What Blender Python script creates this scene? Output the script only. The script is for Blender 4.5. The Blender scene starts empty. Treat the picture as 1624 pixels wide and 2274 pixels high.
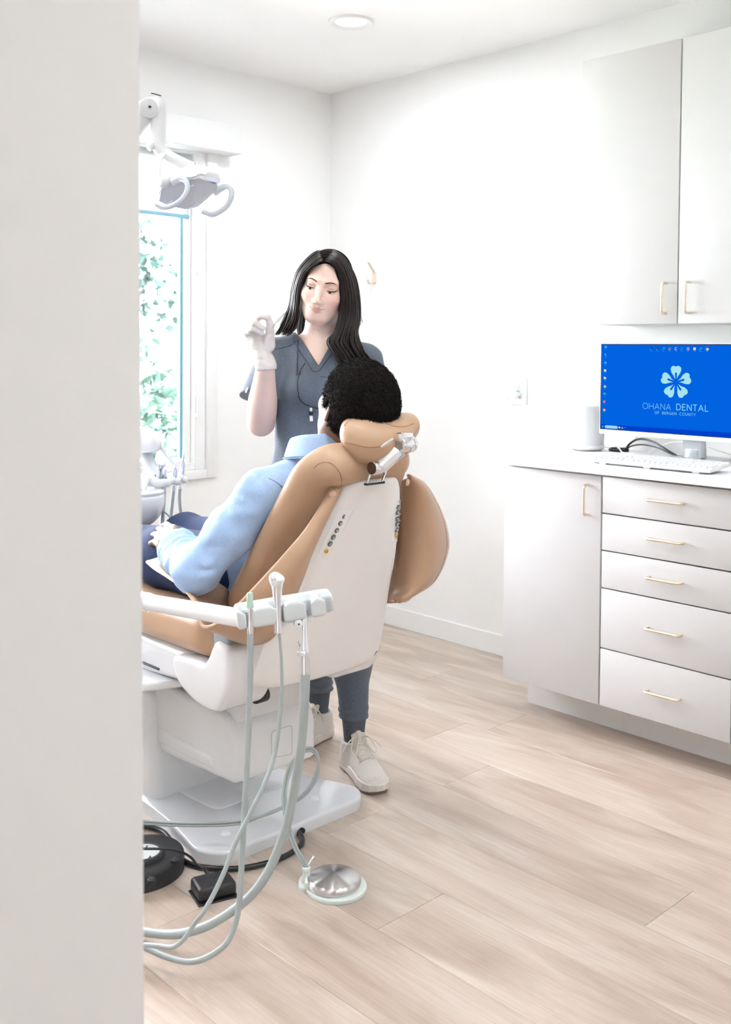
import bpy, bmesh, math, random
import numpy as np
from mathutils import Vector, Matrix

random.seed(7)
C = bpy.context.scene.collection
SC = bpy.context.scene

# ------------------------------------------------------------------ camera
CAM_H, YAW, PITCH, ROLL, FPX, PPY = 1.2827, 0.7686, 0.0307, 0.0078, 2279.75, 845.37
FW = np.array([math.cos(PITCH) * math.sin(YAW), math.cos(PITCH) * math.cos(YAW), -math.sin(PITCH)])
_r = np.array([math.cos(YAW), -math.sin(YAW), 0.0])
_u = np.cross(_r, FW)
RT = _r * math.cos(ROLL) + _u * math.sin(ROLL)
UP = -_r * math.sin(ROLL) + _u * math.cos(ROLL)
CP = np.array([0, 0, CAM_H])
cd = bpy.data.cameras.new('camera')
cam = bpy.data.objects.new('camera', cd)
C.objects.link(cam)
cam.matrix_world = Matrix(((RT[0], UP[0], -FW[0], 0), (RT[1], UP[1], -FW[1], 0), (RT[2], UP[2], -FW[2], CAM_H), (0, 0, 0, 1)))
cd.sensor_fit = 'AUTO'
cd.sensor_width = 36.0
cd.lens = FPX / 2274 * 36
cd.shift_y = -(1137 - PPY) / 2274
cd.clip_start = 0.05
cd.dof.use_dof = True
cd.dof.focus_distance = 2.75
cd.dof.aperture_fstop = 5.6
SC.camera = cam

# ------------------------------------------------------------------ world, sun, lights, exposure
SC.view_settings.view_transform = 'Standard'
SC.view_settings.look = 'None'
SC.view_settings.exposure = 1.10
SC.view_settings.gamma = 1.0
SC.view_settings.use_curve_mapping = False
SC.cycles.use_denoising = True
SC.cycles.max_bounces = 10
SC.cycles.diffuse_bounces = 5
world = bpy.data.worlds.new('daylight')
SC.world = world
world.use_nodes = True
bg = world.node_tree.nodes['Background']
bg.inputs[0].default_value = (0.95, 0.955, 1.0, 1)
bg.inputs[1].default_value = 14.5


def lamp(name, kind, loc, energy, color=(1, 1, 1), size=0.1, rot=(0, 0, 0), size_y=None, shape='DISK'):
    l = bpy.data.lights.new(name, kind)
    l.energy = energy
    l.color = color
    if kind == 'AREA':
        l.shape = shape
        l.size = size
        if size_y:
            l.size_y = size_y
    o = bpy.data.objects.new(name, l)
    o.location = loc
    o.rotation_euler = rot
    C.objects.link(o)
    return o


sun = lamp('sun', 'SUN', (0, 0, 8), 46.0, (1, 0.97, 0.92), rot=(math.radians(20), 0, math.radians(-12)))
sun.data.angle = 0.01
# first is the ceiling light in view; the others are unseen added fill
ROOM_AND_FILL_LAMPS = [(2.70, 2.887), (1.70, 0.70), (1.15, 1.55), (1.35, 2.887), (0.1, 2.3)]
HALL_FILL_LAMPS = [(2.3, 0.2), (0.9, -0.4), (2.3, -1.2), (-0.2, -1.3)]  # unseen fill lights added in the hall
for i, (x, y) in enumerate(ROOM_AND_FILL_LAMPS):
    lamp('ceiling_and_fill_lamp', 'AREA', (x, y, 2.505), 4.3, (0.91, 0.955, 1.0), 0.14)
for i, (x, y) in enumerate(HALL_FILL_LAMPS):
    lamp('ceiling_and_fill_lamp', 'AREA', (x, y, 2.505), 4.5, (0.91, 0.955, 1.0), 0.14)


# ------------------------------------------------------------------ pixel -> point on a real plane
def _ray(x, y):
    return FW + RT * (x - 812) / FPX + UP * (PPY - y) / FPX


def xp(x, y, X):
    q = _ray(x, y); return Vector(CP + q * X / q[0])


def yp(x, y, Y):
    q = _ray(x, y); return Vector(CP + q * Y / q[1])


def zp(x, y, z=0.0):
    q = _ray(x, y); return Vector(CP + q * (z - CAM_H) / q[2])


def dp(x, y, d):
    return Vector(CP + _ray(x, y) * d)


# ------------------------------------------------------------------ object helpers
def link(o, parent=None):
    C.objects.link(o)
    if parent is not None:
        o.parent = parent
    return o


def tag(o, label=None, cat=None, group=None, kind=None):
    if label: o['label'] = label
    if cat: o['category'] = cat
    if group: o['group'] = group
    if kind: o['kind'] = kind
    return o


def thing(name, label, cat, loc=(0, 0, 0), rz=0.0, group=None):
    o = bpy.data.objects.new(name, None)
    o.empty_display_size = 0.05
    o.location = loc
    o.rotation_euler = (0, 0, rz)
    link(o)
    return tag(o, label, cat, group)


def wparent(o, parent):
    """parent an object whose mesh is in world coordinates"""
    o.parent = parent
    o.matrix_parent_inverse = _wm(parent).inverted()
    return o


def _wm(p):
    if p.parent is None: return p.matrix_basis.copy()
    return _wm(p.parent) @ p.matrix_parent_inverse @ p.matrix_basis


class MB:
    """collects shapes into ONE mesh"""

    def __init__(self):
        self.v = []; self.f = []; self.smooth = []

    def add(self, verts, faces, smooth=True):
        n = len(self.v)
        self.v += [tuple(p) for p in verts]
        self.f += [tuple(i + n for i in f) for f in faces]
        self.smooth += [smooth] * len(faces)
        return self

    def bm(self, b, smooth=True):
        b.verts.index_update()
        self.add([v.co[:] for v in b.verts], [[v.index for v in f.verts] for f in b.faces], smooth)
        b.free()
        return self

    def box(self, lo, hi, bev=0.0, seg=2, M=None):
        b = bmesh.new()
        bmesh.ops.create_cube(b, size=1.0)
        lo = Vector(lo); hi = Vector(hi)
        for v in b.verts:
            v.co = Vector([lo[i] + (v.co[i] + .5) * (hi[i] - lo[i]) for i in range(3)])
        if bev > 0:
            bmesh.ops.bevel(b, geom=list(b.edges) , offset=bev, segments=seg, profile=0.5, affect='EDGES')
        if M is not None:
            bmesh.ops.transform(b, matrix=M, verts=b.verts)
        return self.bm(b, bev > 0)

    def prism(self, pts, z0, z1, bev=0.0, seg=3, M=None, bot=False):
        """polygon (x,y) extruded z0..z1 with rounded top rim"""
        b = bmesh.new()
        vs = [b.verts.new((p[0], p[1], z0)) for p in pts]
        f = b.faces.new(vs)
        if f.normal.z > 0 or sum((pts[i][0] * pts[(i + 1) % len(pts)][1] - pts[(i + 1) % len(pts)][0] * pts[i][1]) for i in range(len(pts))) > 0:
            f.normal_flip()
        r = bmesh.ops.extrude_face_region(b, geom=[f])
        up = [e for e in r['geom'] if isinstance(e, bmesh.types.BMVert)]
        for v in up: v.co.z = z1
        bmesh.ops.recalc_face_normals(b, faces=b.faces)
        if bev > 0:
            es = [e for e in b.edges if all(abs(v.co.z - z1) < 1e-7 for v in e.verts) or (bot and all(abs(v.co.z - z0) < 1e-7 for v in e.verts))]
            bmesh.ops.bevel(b, geom=es, offset=bev, segments=seg, profile=0.5, affect='EDGES')
        if M is not None:
            bmesh.ops.transform(b, matrix=M, verts=b.verts)
        return self.bm(b)

    def cyl(self, a, b_, r, r2=None, n=24, bev=0.0):
        a = Vector(a); b_ = Vector(b_)
        r2 = r if r2 is None else r2
        L = (b_ - a).length
        prof = [(0, 0)]
        if bev > 0:
            prof += [(r - bev, 0), (r - .3 * bev, .3 * bev), (r, bev), (r2, L - bev), (r2 - .3 * bev, L - .3 * bev), (r2 - bev, L)]
        else:
            prof += [(r, 0), (r2, L)]
        prof += [(0, L)]
        return self.lathe(prof, a, b_ - a, n)

    def lathe(self, prof, at=(0, 0, 0), axis=(0, 0, 1), n=32):
        q = Vector((0, 0, 1)).rotation_difference(Vector(axis).normalized())
        at = Vector(at)
        vs = []; fs = []; rings = []
        for (r, z) in prof:
            if r < 1e-7:
                rings.append([len(vs)]); vs.append(at + q @ Vector((0, 0, z)))
            else:
                rg = []
                for k in range(n):
                    t = 2 * math.pi * k / n
                    rg.append(len(vs)); vs.append(at + q @ Vector((r * math.cos(t), r * math.sin(t), z)))
                rings.append(rg)
        for A, B in zip(rings, rings[1:]):
            if len(A) == 1 and len(B) == 1: continue
            for k in range(n):
                k2 = (k + 1) % n
                if len(A) == 1: fs.append((A[0], B[k2], B[k]))
                elif len(B) == 1: fs.append((A[k], A[k2], B[0]))
                else: fs.append((A[k], A[k2], B[k2], B[k]))
        return self.add(vs, fs)

    def tube(self, pts, r, n=10, smooth_n=0, flat=None, caps=True):
        pts = [Vector(p) for p in pts]
        rr = list(r) if hasattr(r, '__len__') else [r] * len(pts)
        rr += [rr[-1]] * (len(pts) - len(rr))
        if smooth_n:
            pts, rr = spline(pts, smooth_n, rr)
        T = [(pts[min(i + 1, len(pts) - 1)] - pts[max(i - 1, 0)]).normalized() for i in range(len(pts))]
        ref = Vector((0, 0, 1)) if abs(T[0].z) < .9 else Vector((1, 0, 0))
        N = (ref - T[0] * ref.dot(T[0])).normalized()
        vs = []; fs = []
        for i, p in enumerate(pts):
            N = (N - T[i] * N.dot(T[i])).normalized()
            Bn = T[i].cross(N)
            for k in range(n):
                t = 2 * math.pi * k / n
                a, b_ = rr[i] * math.cos(t), rr[i] * math.sin(t)
                if flat is not None: a *= flat
                vs.append(p + N * a + Bn * b_)
        for i in range(len(pts) - 1):
            for k in range(n):
                k2 = (k + 1) % n
                fs.append((i * n + k, i * n + k2, (i + 1) * n + k2, (i + 1) * n + k))
        if caps:
            fs.append(tuple(range(n - 1, -1, -1)))
            fs.append(tuple((len(pts) - 1) * n + k for k in range(n)))
        return self.add(vs, fs)

    def loft(self, rings, closed=True, caps=True):
        n = len(rings[0])
        vs = [p for rg in rings for p in rg]
        fs = []
        m = n if closed else n - 1
        for i in range(len(rings) - 1):
            for k in range(m):
                k2 = (k + 1) % n
                fs.append((i * n + k, i * n + k2, (i + 1) * n + k2, (i + 1) * n + k))
        if caps and closed:
            fs.append(tuple(range(n - 1, -1, -1)))
            fs.append(tuple((len(rings) - 1) * n + k for k in range(n)))
        return self.add(vs, fs)

    def build(self, name, mat, parent=None, world=True, sharp=0.7, sub=0, solid=0.0, solid_off=-1.0):
        me = bpy.data.meshes.new(name)
        me.from_pydata(self.v, [], self.f)
        me.validate()
        b = bmesh.new(); b.from_mesh(me)
        bmesh.ops.recalc_face_normals(b, faces=b.faces)
        b.to_mesh(me); b.free()
        if len(me.polygons) == len(self.smooth):
            me.polygons.foreach_set('use_smooth', self.smooth)
        if sharp: me.set_sharp_from_angle(angle=sharp)
        me.materials.append(mat)
        o = bpy.data.objects.new(name, me)
        link(o)
        if parent is not None:
            if world: wparent(o, parent)
            else: o.parent = parent
        if solid:
            s = o.modifiers.new('thick', 'SOLIDIFY'); s.thickness = solid; s.offset = solid_off
        if sub:
            s = o.modifiers.new('sub', 'SUBSURF'); s.levels = sub; s.render_levels = sub
        return o


def spline(pts, n, rr=None):
    """Catmull-Rom through pts, n steps per span"""
    pts = [Vector(p) for p in pts]
    out = []; ro = []
    for i in range(len(pts) - 1):
        p0 = pts[max(i - 1, 0)]; p1 = pts[i]; p2 = pts[i + 1]; p3 = pts[min(i + 2, len(pts) - 1)]
        for k in range(n):
            t = k / n
            out.append(0.5 * ((2 * p1) + (p2 - p0) * t + (2 * p0 - 5 * p1 + 4 * p2 - p3) * t * t + (3 * p1 - p0 - 3 * p2 + p3) * t ** 3))
            if rr: ro.append(rr[i] * (1 - t) + rr[i + 1] * t)
    out.append(pts[-1])
    if rr: ro.append(rr[-1])
    return (out, ro) if rr else out


def copy_tree(o, parent=None):
    c = o.copy(); C.objects.link(c)
    if parent is not None:
        c.parent = parent
    for ch in list(o.children):
        copy_tree(ch, c)
    return c


# ------------------------------------------------------------------ materials
_M = {}


def mat(name, color, rough=0.5, metal=0.0, coat=0.0, var=0.0, vscale=8.0, bump=0.0, bscale=60.0, stretch=(1, 1, 1),
        spec=0.5, sheen=0.0, sss=0.0, ssc=None, vcol=None, detail=3.0, trans=0.0, alpha=1.0):
    if name in _M: return _M[name]
    m = bpy.data.materials.new(name)
    m.use_nodes = True
    nt = m.node_tree
    b = nt.nodes['Principled BSDF']
    col = tuple(color) + (1,)
    b.inputs['Base Color'].default_value = col
    b.inputs['Roughness'].default_value = rough
    b.inputs['Metallic'].default_value = metal
    b.inputs['Coat Weight'].default_value = coat
    b.inputs['Specular IOR Level'].default_value = spec
    b.inputs['Sheen Weight'].default_value = sheen
    b.inputs['Transmission Weight'].default_value = trans
    b.inputs['Alpha'].default_value = alpha
    if sss:
        b.inputs['Subsurface Weight'].default_value = sss
        b.inputs['Subsurface Radius'].default_value = ssc or (0.02, 0.008, 0.004)
        b.inputs['Subsurface Scale'].default_value = 0.4
    tc = nt.nodes.new('ShaderNodeTexCoord')
    mp = nt.nodes.new('ShaderNodeMapping')
    mp.inputs['Scale'].default_value = stretch
    nt.links.new(tc.outputs['Object'], mp.inputs['Vector'])
    src = None
    if vcol:
        at = nt.nodes.new('ShaderNodeAttribute'); at.attribute_name = vcol
        src = at.outputs['Color']
        nt.links.new(src, b.inputs['Base Color'])
    n = nt.nodes.new('ShaderNodeTexNoise')
    n.inputs['Scale'].default_value = vscale
    n.inputs['Detail'].default_value = detail
    nt.links.new(mp.outputs[0], n.inputs['Vector'])
    if var > 0 or not vcol:
        mr = nt.nodes.new('ShaderNodeMapRange')
        mr.inputs['From Min'].default_value = 0.3; mr.inputs['From Max'].default_value = 0.7
        mr.inputs['To Min'].default_value = 1 - max(var, 0.004); mr.inputs['To Max'].default_value = 1 + max(var, 0.004)
        nt.links.new(n.outputs['Fac'], mr.inputs['Value'])
        mx = nt.nodes.new('ShaderNodeVectorMath'); mx.operation = 'SCALE'
        if src: nt.links.new(src, mx.inputs[0])
        else: mx.inputs[0].default_value = color
        nt.links.new(mr.outputs[0], mx.inputs['Scale'])
        nt.links.new(mx.outputs[0], b.inputs['Base Color'])
    if bump > 0:
        n2 = nt.nodes.new('ShaderNodeTexNoise')
        n2.inputs['Scale'].default_value = bscale
        n2.inputs['Detail'].default_value = 4
        nt.links.new(mp.outputs[0], n2.inputs['Vector'])
        bp = nt.nodes.new('ShaderNodeBump')
        bp.inputs['Strength'].default_value = bump
        bp.inputs['Distance'].default_value = 0.002
        nt.links.new(n2.outputs['Fac'], bp.inputs['Height'])
        nt.links.new(bp.outputs[0], b.inputs['Normal'])
    _M[name] = m
    return m


def emit(name, color, s=1.0):
    if name in _M: return _M[name]
    m = bpy.data.materials.new(name); m.use_nodes = True
    nt = m.node_tree
    for n in list(nt.nodes):
        if n.type == 'BSDF_PRINCIPLED': nt.nodes.remove(n)
    e = nt.nodes.new('ShaderNodeEmission')
    e.inputs[0].default_value = tuple(color) + (1,); e.inputs[1].default_value = s
    nt.links.new(e.outputs[0], nt.nodes['Material Output'].inputs[0])
    _M[name] = m
    return m


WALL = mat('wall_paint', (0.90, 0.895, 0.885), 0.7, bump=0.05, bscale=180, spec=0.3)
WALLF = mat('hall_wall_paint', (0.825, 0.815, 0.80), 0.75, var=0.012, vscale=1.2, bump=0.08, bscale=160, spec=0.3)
CEIL = mat('ceiling_paint', (0.92, 0.915, 0.91), 0.8, bump=0.05, bscale=160, spec=0.2)
TRIM = mat('trim_paint', (0.88, 0.88, 0.875), 0.4, spec=0.4)
CAB = mat('cabinet_laminate', (0.61, 0.60, 0.60), 0.42, var=0.01, spec=0.4)
CABIN = mat('cabinet_carcass', (0.42, 0.32, 0.27), 0.6)
COUNTER = mat('quartz_counter', (0.84, 0.84, 0.84), 0.3, var=0.02, vscale=90, spec=0.5)
BRASS = mat('brushed_brass', (0.86, 0.74, 0.56), 0.36, 1.0, var=0.03, vscale=50)
WPLAST = mat('white_gloss_plastic', (0.76, 0.77, 0.79), 0.16, coat=0.4, spec=0.5)
WSHELL = mat('white_satin_shell', (0.80, 0.775, 0.765), 0.32, spec=0.5)
WMATTE = mat('white_matte_plastic', (0.74, 0.745, 0.76), 0.42)
PALE = mat('pale_grey_plastic', (0.72, 0.74, 0.75), 0.35)
GREY = mat('grey_plastic', (0.30, 0.34, 0.36), 0.45)
HOSE = mat('grey_silicone_hose', (0.36, 0.40, 0.40), 0.38, var=0.03, vscale=30)
TAN = mat('tan_leather', (0.475, 0.305, 0.195), 0.40, var=0.03, vscale=14, bump=0.18, bscale=420, spec=0.45, coat=0.05)
TANIN = mat('tan_leather_inside', (0.40, 0.235, 0.13), 0.5, var=0.04, vscale=14, bump=0.2, bscale=420)
STITCH = mat('stitch_thread', (0.36, 0.19, 0.10), 0.7)
PIPING = mat('leather_piping', (0.66, 0.46, 0.33), 0.35)
CHROME = mat('chrome', (0.80, 0.80, 0.82), 0.09, 1.0)
STEEL = mat('brushed_steel', (0.72, 0.71, 0.70), 0.2, 1.0, var=0.05, vscale=60, stretch=(1, 1, 20))
BLACKP = mat('black_plastic', (0.012, 0.012, 0.014), 0.42, bump=0.1, bscale=500)
BLACKR = mat('black_rubber', (0.02, 0.021, 0.023), 0.55, bump=0.2, bscale=600)
BLACKC = mat('black_cable', (0.008, 0.009, 0.011), 0.3)

# ------------------------------------------------------------------ soft organic shapes: signed distance -> surface nets
F32 = np.float32


def A3(p): return np.array(p, F32)


def cap(P, a, b, ra, rb=None):
    a = A3(a); b = A3(b); rb = ra if rb is None else rb
    ba = b - a
    h = np.clip(((P - a) @ ba) / max(float(ba @ ba), 1e-9), 0, 1)
    return np.linalg.norm(P - a - h[:, None] * ba, axis=1) - (ra + (rb - ra) * h)


def ell(P, c, r, R=None):
    q = P - A3(c)
    if R is not None: q = q @ R
    r = A3(r)
    k0 = np.linalg.norm(q / r, axis=1); k1 = np.linalg.norm(q / (r * r), axis=1)
    return k0 * (k0 - 1) / np.maximum(k1, 1e-6)


def sbox(P, c, h, rad, R=None):
    q = P - A3(c)
    if R is not None: q = q @ R
    q = np.abs(q) - (A3(h) - rad)
    return np.linalg.norm(np.maximum(q, 0), axis=1) + np.minimum(q.max(1), 0) - rad


def smin(a, b, k):
    h = np.clip(0.5 + 0.5 * (b - a) / k, 0, 1)
    return b + (a - b) * h - k * h * (1 - h)


def smax(a, b, k): return -smin(-a, -b, k)


def chain(P, pts, rs, k=0.0):
    d = None
    for i in range(len(pts) - 1):
        e = cap(P, pts[i], pts[i + 1], rs[i], rs[i + 1])
        d = e if d is None else (np.minimum(d, e) if k <= 0 else smin(d, e, k))
    return d


def eul(x=0, y=0, z=0):
    return np.array(Matrix.Rotation(z, 3, 'Z') @ Matrix.Rotation(y, 3, 'Y') @ Matrix.Rotation(x, 3, 'X'), F32)


def vnoise(P, s, seed=0):
    q = P * s + 37.3 + seed * 11.7
    i = np.floor(q).astype(np.int64); f = (q - i).astype(F32)
    f = f * f * (3 - 2 * f)
    out = np.zeros(len(P), F32)
    for dx in (0, 1):
        for dy in (0, 1):
            for dz in (0, 1):
                h = (i[:, 0] + dx) * 73856093 ^ (i[:, 1] + dy) * 19349663 ^ (i[:, 2] + dz) * 83492791
                h = (h ^ (h >> 13)) * 1274126177
                v = ((h ^ (h >> 16)) & 0xffff).astype(F32) / 32768.0 - 1
                w = (f[:, 0] if dx else 1 - f[:, 0]) * (f[:, 1] if dy else 1 - f[:, 1]) * (f[:, 2] if dz else 1 - f[:, 2])
                out += v * w
    return out


def nets(f, lo, hi, h, B=6, slack=1.35):
    """mesh of f(P)=0 inside box lo..hi with cell h (only cells near the surface are evaluated)"""
    lo = np.array(lo, F32); hi = np.array(hi, F32)
    nb = np.ceil((hi - lo) / (h * B)).astype(int) + 1
    n = nb * B + 1
    gc = np.stack(np.meshgrid(*[np.arange(k) for k in nb], indexing='ij'), -1).reshape(-1, 3)
    cc = (lo + (gc * B + B / 2) * h).astype(F32)
    d = np.concatenate([f(c) for c in np.array_split(cc, max(1, len(cc) // 200000 + 1))])
    vals = np.repeat(np.repeat(np.repeat(d.reshape(nb), B, 0), B, 1), B, 2)
    vals = np.pad(vals, ((0, 1),) * 3, mode='edge').astype(F32)
    act = gc[np.abs(d) < h * B * 0.87 * slack + h]
    mask = np.zeros(n, bool)
    r = np.arange(B + 1)
    off = np.stack(np.meshgrid(r, r, r, indexing='ij'), -1).reshape(-1, 3)
    for ch in np.array_split(act, max(1, len(act) // 4000 + 1)):
        ii = (ch[:, None, :] * B + off[None]).reshape(-1, 3)
        mask[ii[:, 0], ii[:, 1], ii[:, 2]] = True
    idx = np.argwhere(mask)
    for ch in np.array_split(idx, max(1, len(idx) // 300000 + 1)):
        vals[ch[:, 0], ch[:, 1], ch[:, 2]] = f((lo + ch * h).astype(F32))
    s = vals < 0
    cnt = sum(s[a:n[0] - 1 + a, b:n[1] - 1 + b, c:n[2] - 1 + c].astype(np.int8) for a in (0, 1) for b in (0, 1) for c in (0, 1))
    cells = np.argwhere((cnt > 0) & (cnt < 8))
    acc = np.zeros((len(cells), 3), F32); num = np.zeros(len(cells), F32)
    cor = [(a, b, c) for a in (0, 1) for b in (0, 1) for c in (0, 1)]
    cv = {c: vals[cells[:, 0] + c[0], cells[:, 1] + c[1], cells[:, 2] + c[2]] for c in cor}
    for c0 in cor:
        for ax in range(3):
            if c0[ax] == 0:
                c1 = list(c0); c1[ax] = 1; c1 = tuple(c1)
                v0 = cv[c0]; v1 = cv[c1]
                x = (v0 < 0) != (v1 < 0)
                t = np.where(x, v0 / np.where(x, v0 - v1, 1), 0)
                p = np.tile(A3(c0), (len(cells), 1)); p[:, ax] += t
                acc += p * x[:, None]; num += x
    V = lo + (cells + acc / np.maximum(num, 1)[:, None]) * h
    vid = np.full(n, -1, np.int64)
    vid[cells[:, 0], cells[:, 1], cells[:, 2]] = np.arange(len(cells))
    faces = []
    for ax in range(3):
        a1, a2 = (ax + 1) % 3, (ax + 2) % 3
        sl0 = [slice(None)] * 3; sl1 = [slice(None)] * 3
        sl0[ax] = slice(0, -1); sl1[ax] = slice(1, None)
        e = np.argwhere(s[tuple(sl0)] != s[tuple(sl1)])
        e = e[(e[:, a1] > 0) & (e[:, a2] > 0) & (e[:, a1] < n[a1] - 1) & (e[:, a2] < n[a2] - 1)]
        def g(d1, d2):
            q = e.copy(); q[:, a1] -= d1; q[:, a2] -= d2
            return vid[q[:, 0], q[:, 1], q[:, 2]]
        Q = np.stack([g(1, 1), g(0, 1), g(0, 0), g(1, 0)], 1)
        neg = s[e[:, 0], e[:, 1], e[:, 2]]
        Q[~neg] = Q[~neg][:, ::-1]
        faces.append(Q)
    Fq = np.concatenate(faces)
    Fq = Fq[(Fq >= 0).all(1)]
    return V.astype(F32), Fq


def mesh_np(name, V, Fq, material, parent=None, colors=None, M=None):
    me = bpy.data.meshes.new(name)
    me.vertices.add(len(V)); me.vertices.foreach_set('co', np.ascontiguousarray(V, F32).ravel())
    me.loops.add(Fq.size); me.loops.foreach_set('vertex_index', Fq.astype(np.int32).ravel())
    me.polygons.add(len(Fq)); me.polygons.foreach_set('loop_start', (np.arange(len(Fq)) * 4).astype(np.int32))
    me.update(calc_edges=True)
    me.validate()
    me.polygons.foreach_set('use_smooth', np.ones(len(me.polygons), bool))
    if colors is not None:
        at = me.color_attributes.new('tint', 'FLOAT_COLOR', 'POINT')
        at.data.foreach_set('color', np.concatenate([colors, np.ones((len(V), 1))], 1).astype(F32).ravel())
    me.materials.append(material)
    o = bpy.data.objects.new(name, me)
    link(o)
    if M is not None: o.matrix_basis = M
    if parent is not None: wparent(o, parent)
    return o


def sdf_obj(name, f, lo, hi, h, material, parent=None, col=None, M=None, relax=1, slack=1.35):
    V, Fq = nets(f, lo, hi, h, slack=slack)
    for _ in range(relax):                       # light smoothing of the net
        i0 = np.concatenate([Fq[:, k] for k in (0, 1, 2, 3, 1, 2, 3, 0)]); i1 = np.concatenate([Fq[:, k] for k in (1, 2, 3, 0, 0, 1, 2, 3)])
        num = np.bincount(i0, minlength=len(V))
        acc = np.stack([np.bincount(i0, weights=V[i1, k], minlength=len(V)) for k in range(3)], 1)
        V = 0.5 * V + 0.5 * acc / np.maximum(num, 1)[:, None]
    return mesh_np(name, V, Fq, material, parent, None if col is None else col(V), M)

# ------------------------------------------------------------------ the room
XR, YW, ZC = 3.393, 3.7716, 2.53
X0, Y0 = -1.6, -2.4


def struct(name, mb, m, bev=None):
    return tag(mb.build(name, m, sharp=0.5), kind='structure')


# floor: planks laid along Y, 0.222 wide
fl = thing('floor', None, None)
fl['kind'] = 'structure'
sub = MB().box((X0, Y0, -0.06), (XR + .1, YW + .1, -0.012)).build('subfloor', mat('joint_dark', (0.27, 0.20, 0.15), 0.8), fl)


def plank_material():
    m = bpy.data.materials.new('oak_plank'); m.use_nodes = True
    nt = m.node_tree; L = nt.links
    b = nt.nodes['Principled BSDF']
    tc = nt.nodes.new('ShaderNodeTexCoord'); oi = nt.nodes.new('ShaderNodeObjectInfo')
    cmb = nt.nodes.new('ShaderNodeCombineXYZ')
    mu = nt.nodes.new('ShaderNodeMath'); mu.operation = 'MULTIPLY'; mu.inputs[1].default_value = 57.0
    L.new(oi.outputs['Random'], mu.inputs[0]); L.new(mu.outputs[0], cmb.inputs[0]); L.new(mu.outputs[0], cmb.inputs[1])
    ad = nt.nodes.new('ShaderNodeVectorMath'); L.new(tc.outputs['Object'], ad.inputs[0]); L.new(cmb.outputs[0], ad.inputs[1])
    def noise(scale, stretch, detail, dist=0.0, rough=0.55):
        mp = nt.nodes.new('ShaderNodeMapping'); mp.inputs['Scale'].default_value = stretch
        L.new(ad.outputs[0], mp.inputs['Vector'])
        n = nt.nodes.new('ShaderNodeTexNoise'); n.inputs['Scale'].default_value = scale; n.inputs['Detail'].default_value = detail
        n.inputs['Distortion'].default_value = dist; n.inputs['Roughness'].default_value = rough
        L.new(mp.outputs[0], n.inputs['Vector'])
        return n
    def ramp(src, pts):
        r = nt.nodes.new('ShaderNodeValToRGB'); e = r.color_ramp.elements
        e[0].position, e[0].color = pts[0][0], tuple(pts[0][1]) + (1,)
        e[1].position, e[1].color = pts[-1][0], tuple(pts[-1][1]) + (1,)
        for p, c in pts[1:-1]:
            q = e.new(p); q.color = tuple(c) + (1,)
        L.new(src, r.inputs[0]); return r
    n1 = noise(4.5, (1.6, .32, 1), 4, 1.6)
    r1 = ramp(n1.outputs['Fac'], [(.28, (.40, .300, .235)), (.5, (.535, .435, .36)), (.72, (.63, .545, .475))])
    n2 = noise(46, (3.6, .11, 1), 4, .3)
    r2 = ramp(n2.outputs['Fac'], [(.38, (.86, .83, .81)), (.60, (1, 1, 1))])
    mx = nt.nodes.new('ShaderNodeMix'); mx.data_type = 'RGBA'; mx.blend_type = 'MULTIPLY'; mx.inputs[0].default_value = .75
    L.new(r1.outputs[0], mx.inputs[6]); L.new(r2.outputs[0], mx.inputs[7])
    hs = nt.nodes.new('ShaderNodeHueSaturation')
    mr = nt.nodes.new('ShaderNodeMapRange'); mr.inputs['To Min'].default_value = .93; mr.inputs['To Max'].default_value = 1.06
    L.new(oi.outputs['Random'], mr.inputs['Value']); L.new(mr.outputs[0], hs.inputs['Value'])
    L.new(mx.outputs[2], hs.inputs['Color']); L.new(hs.outputs[0], b.inputs['Base Color'])
    b.inputs['Coat Weight'].default_value = .45; b.inputs['Coat Roughness'].default_value = .28
    b.inputs['Roughness'].default_value = .33
    b.inputs['Specular IOR Level'].default_value = .6
    bp = nt.nodes.new('ShaderNodeBump'); bp.inputs['Strength'].default_value = .25; bp.inputs['Distance'].default_value = .0012
    L.new(n2.outputs['Fac'], bp.inputs['Height']); L.new(bp.outputs[0], b.inputs['Normal'])
    return m


OAK = plank_material()
PW, PL = 0.222, 1.30


def plank_mesh(w, l):
    g = .0003
    return MB().box((-w / 2 + g, -l / 2 + g, -.012), (w / 2 - g, l / 2 - g, 0.0), .0006, 1)


full = None
rng = random.Random(3)
k0 = int(math.floor((X0 - 1.798) / PW)); k1 = int(math.ceil((XR - 1.798) / PW))
starts = {-1: 1.580, 0: 1.988, 1: 1.180}
for k in range(k0, k1):
    xa, xb = 1.798 + k * PW, 1.798 + (k + 1) * PW
    xa, xb = max(xa, X0), min(xb, XR)
    s = starts.get(k, rng.uniform(0, PL))
    y = s - PL * math.ceil((s - Y0) / PL)
    while y < YW:
        ya, yb = max(y, Y0), min(y + PL, YW)
        if yb - ya > .02 and xb - xa > .02:
            if abs(yb - ya - PL) < 1e-6 and abs(xb - xa - PW) < 1e-6:
                if full is None:
                    o = plank_mesh(PW, PL).build('plank', OAK, fl, world=False); full = o
                else:
                    o = full.copy(); C.objects.link(o)
            else:
                o = plank_mesh(xb - xa, yb - ya).build('plank', OAK, fl, world=False)
            o.location = ((xa + xb) / 2, (ya + yb) / 2, 0)
        y += PL

struct('ceiling', MB().box((X0 - .1, Y0 - .1, ZC), (XR + .1, YW + .15, ZC + .12)), CEIL)
struct('wall_right', MB().box((XR, Y0, -.05), (XR + .12, YW + .12, ZC)), WALL)
struct('wall_left', MB().box((X0 - .12, Y0, -.05), (X0, YW + .12, ZC)), WALL)
struct('wall_hall', MB().box((X0 - .12, Y0 - .12, -.05), (XR + .12, Y0, ZC)), WALLF)
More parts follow.
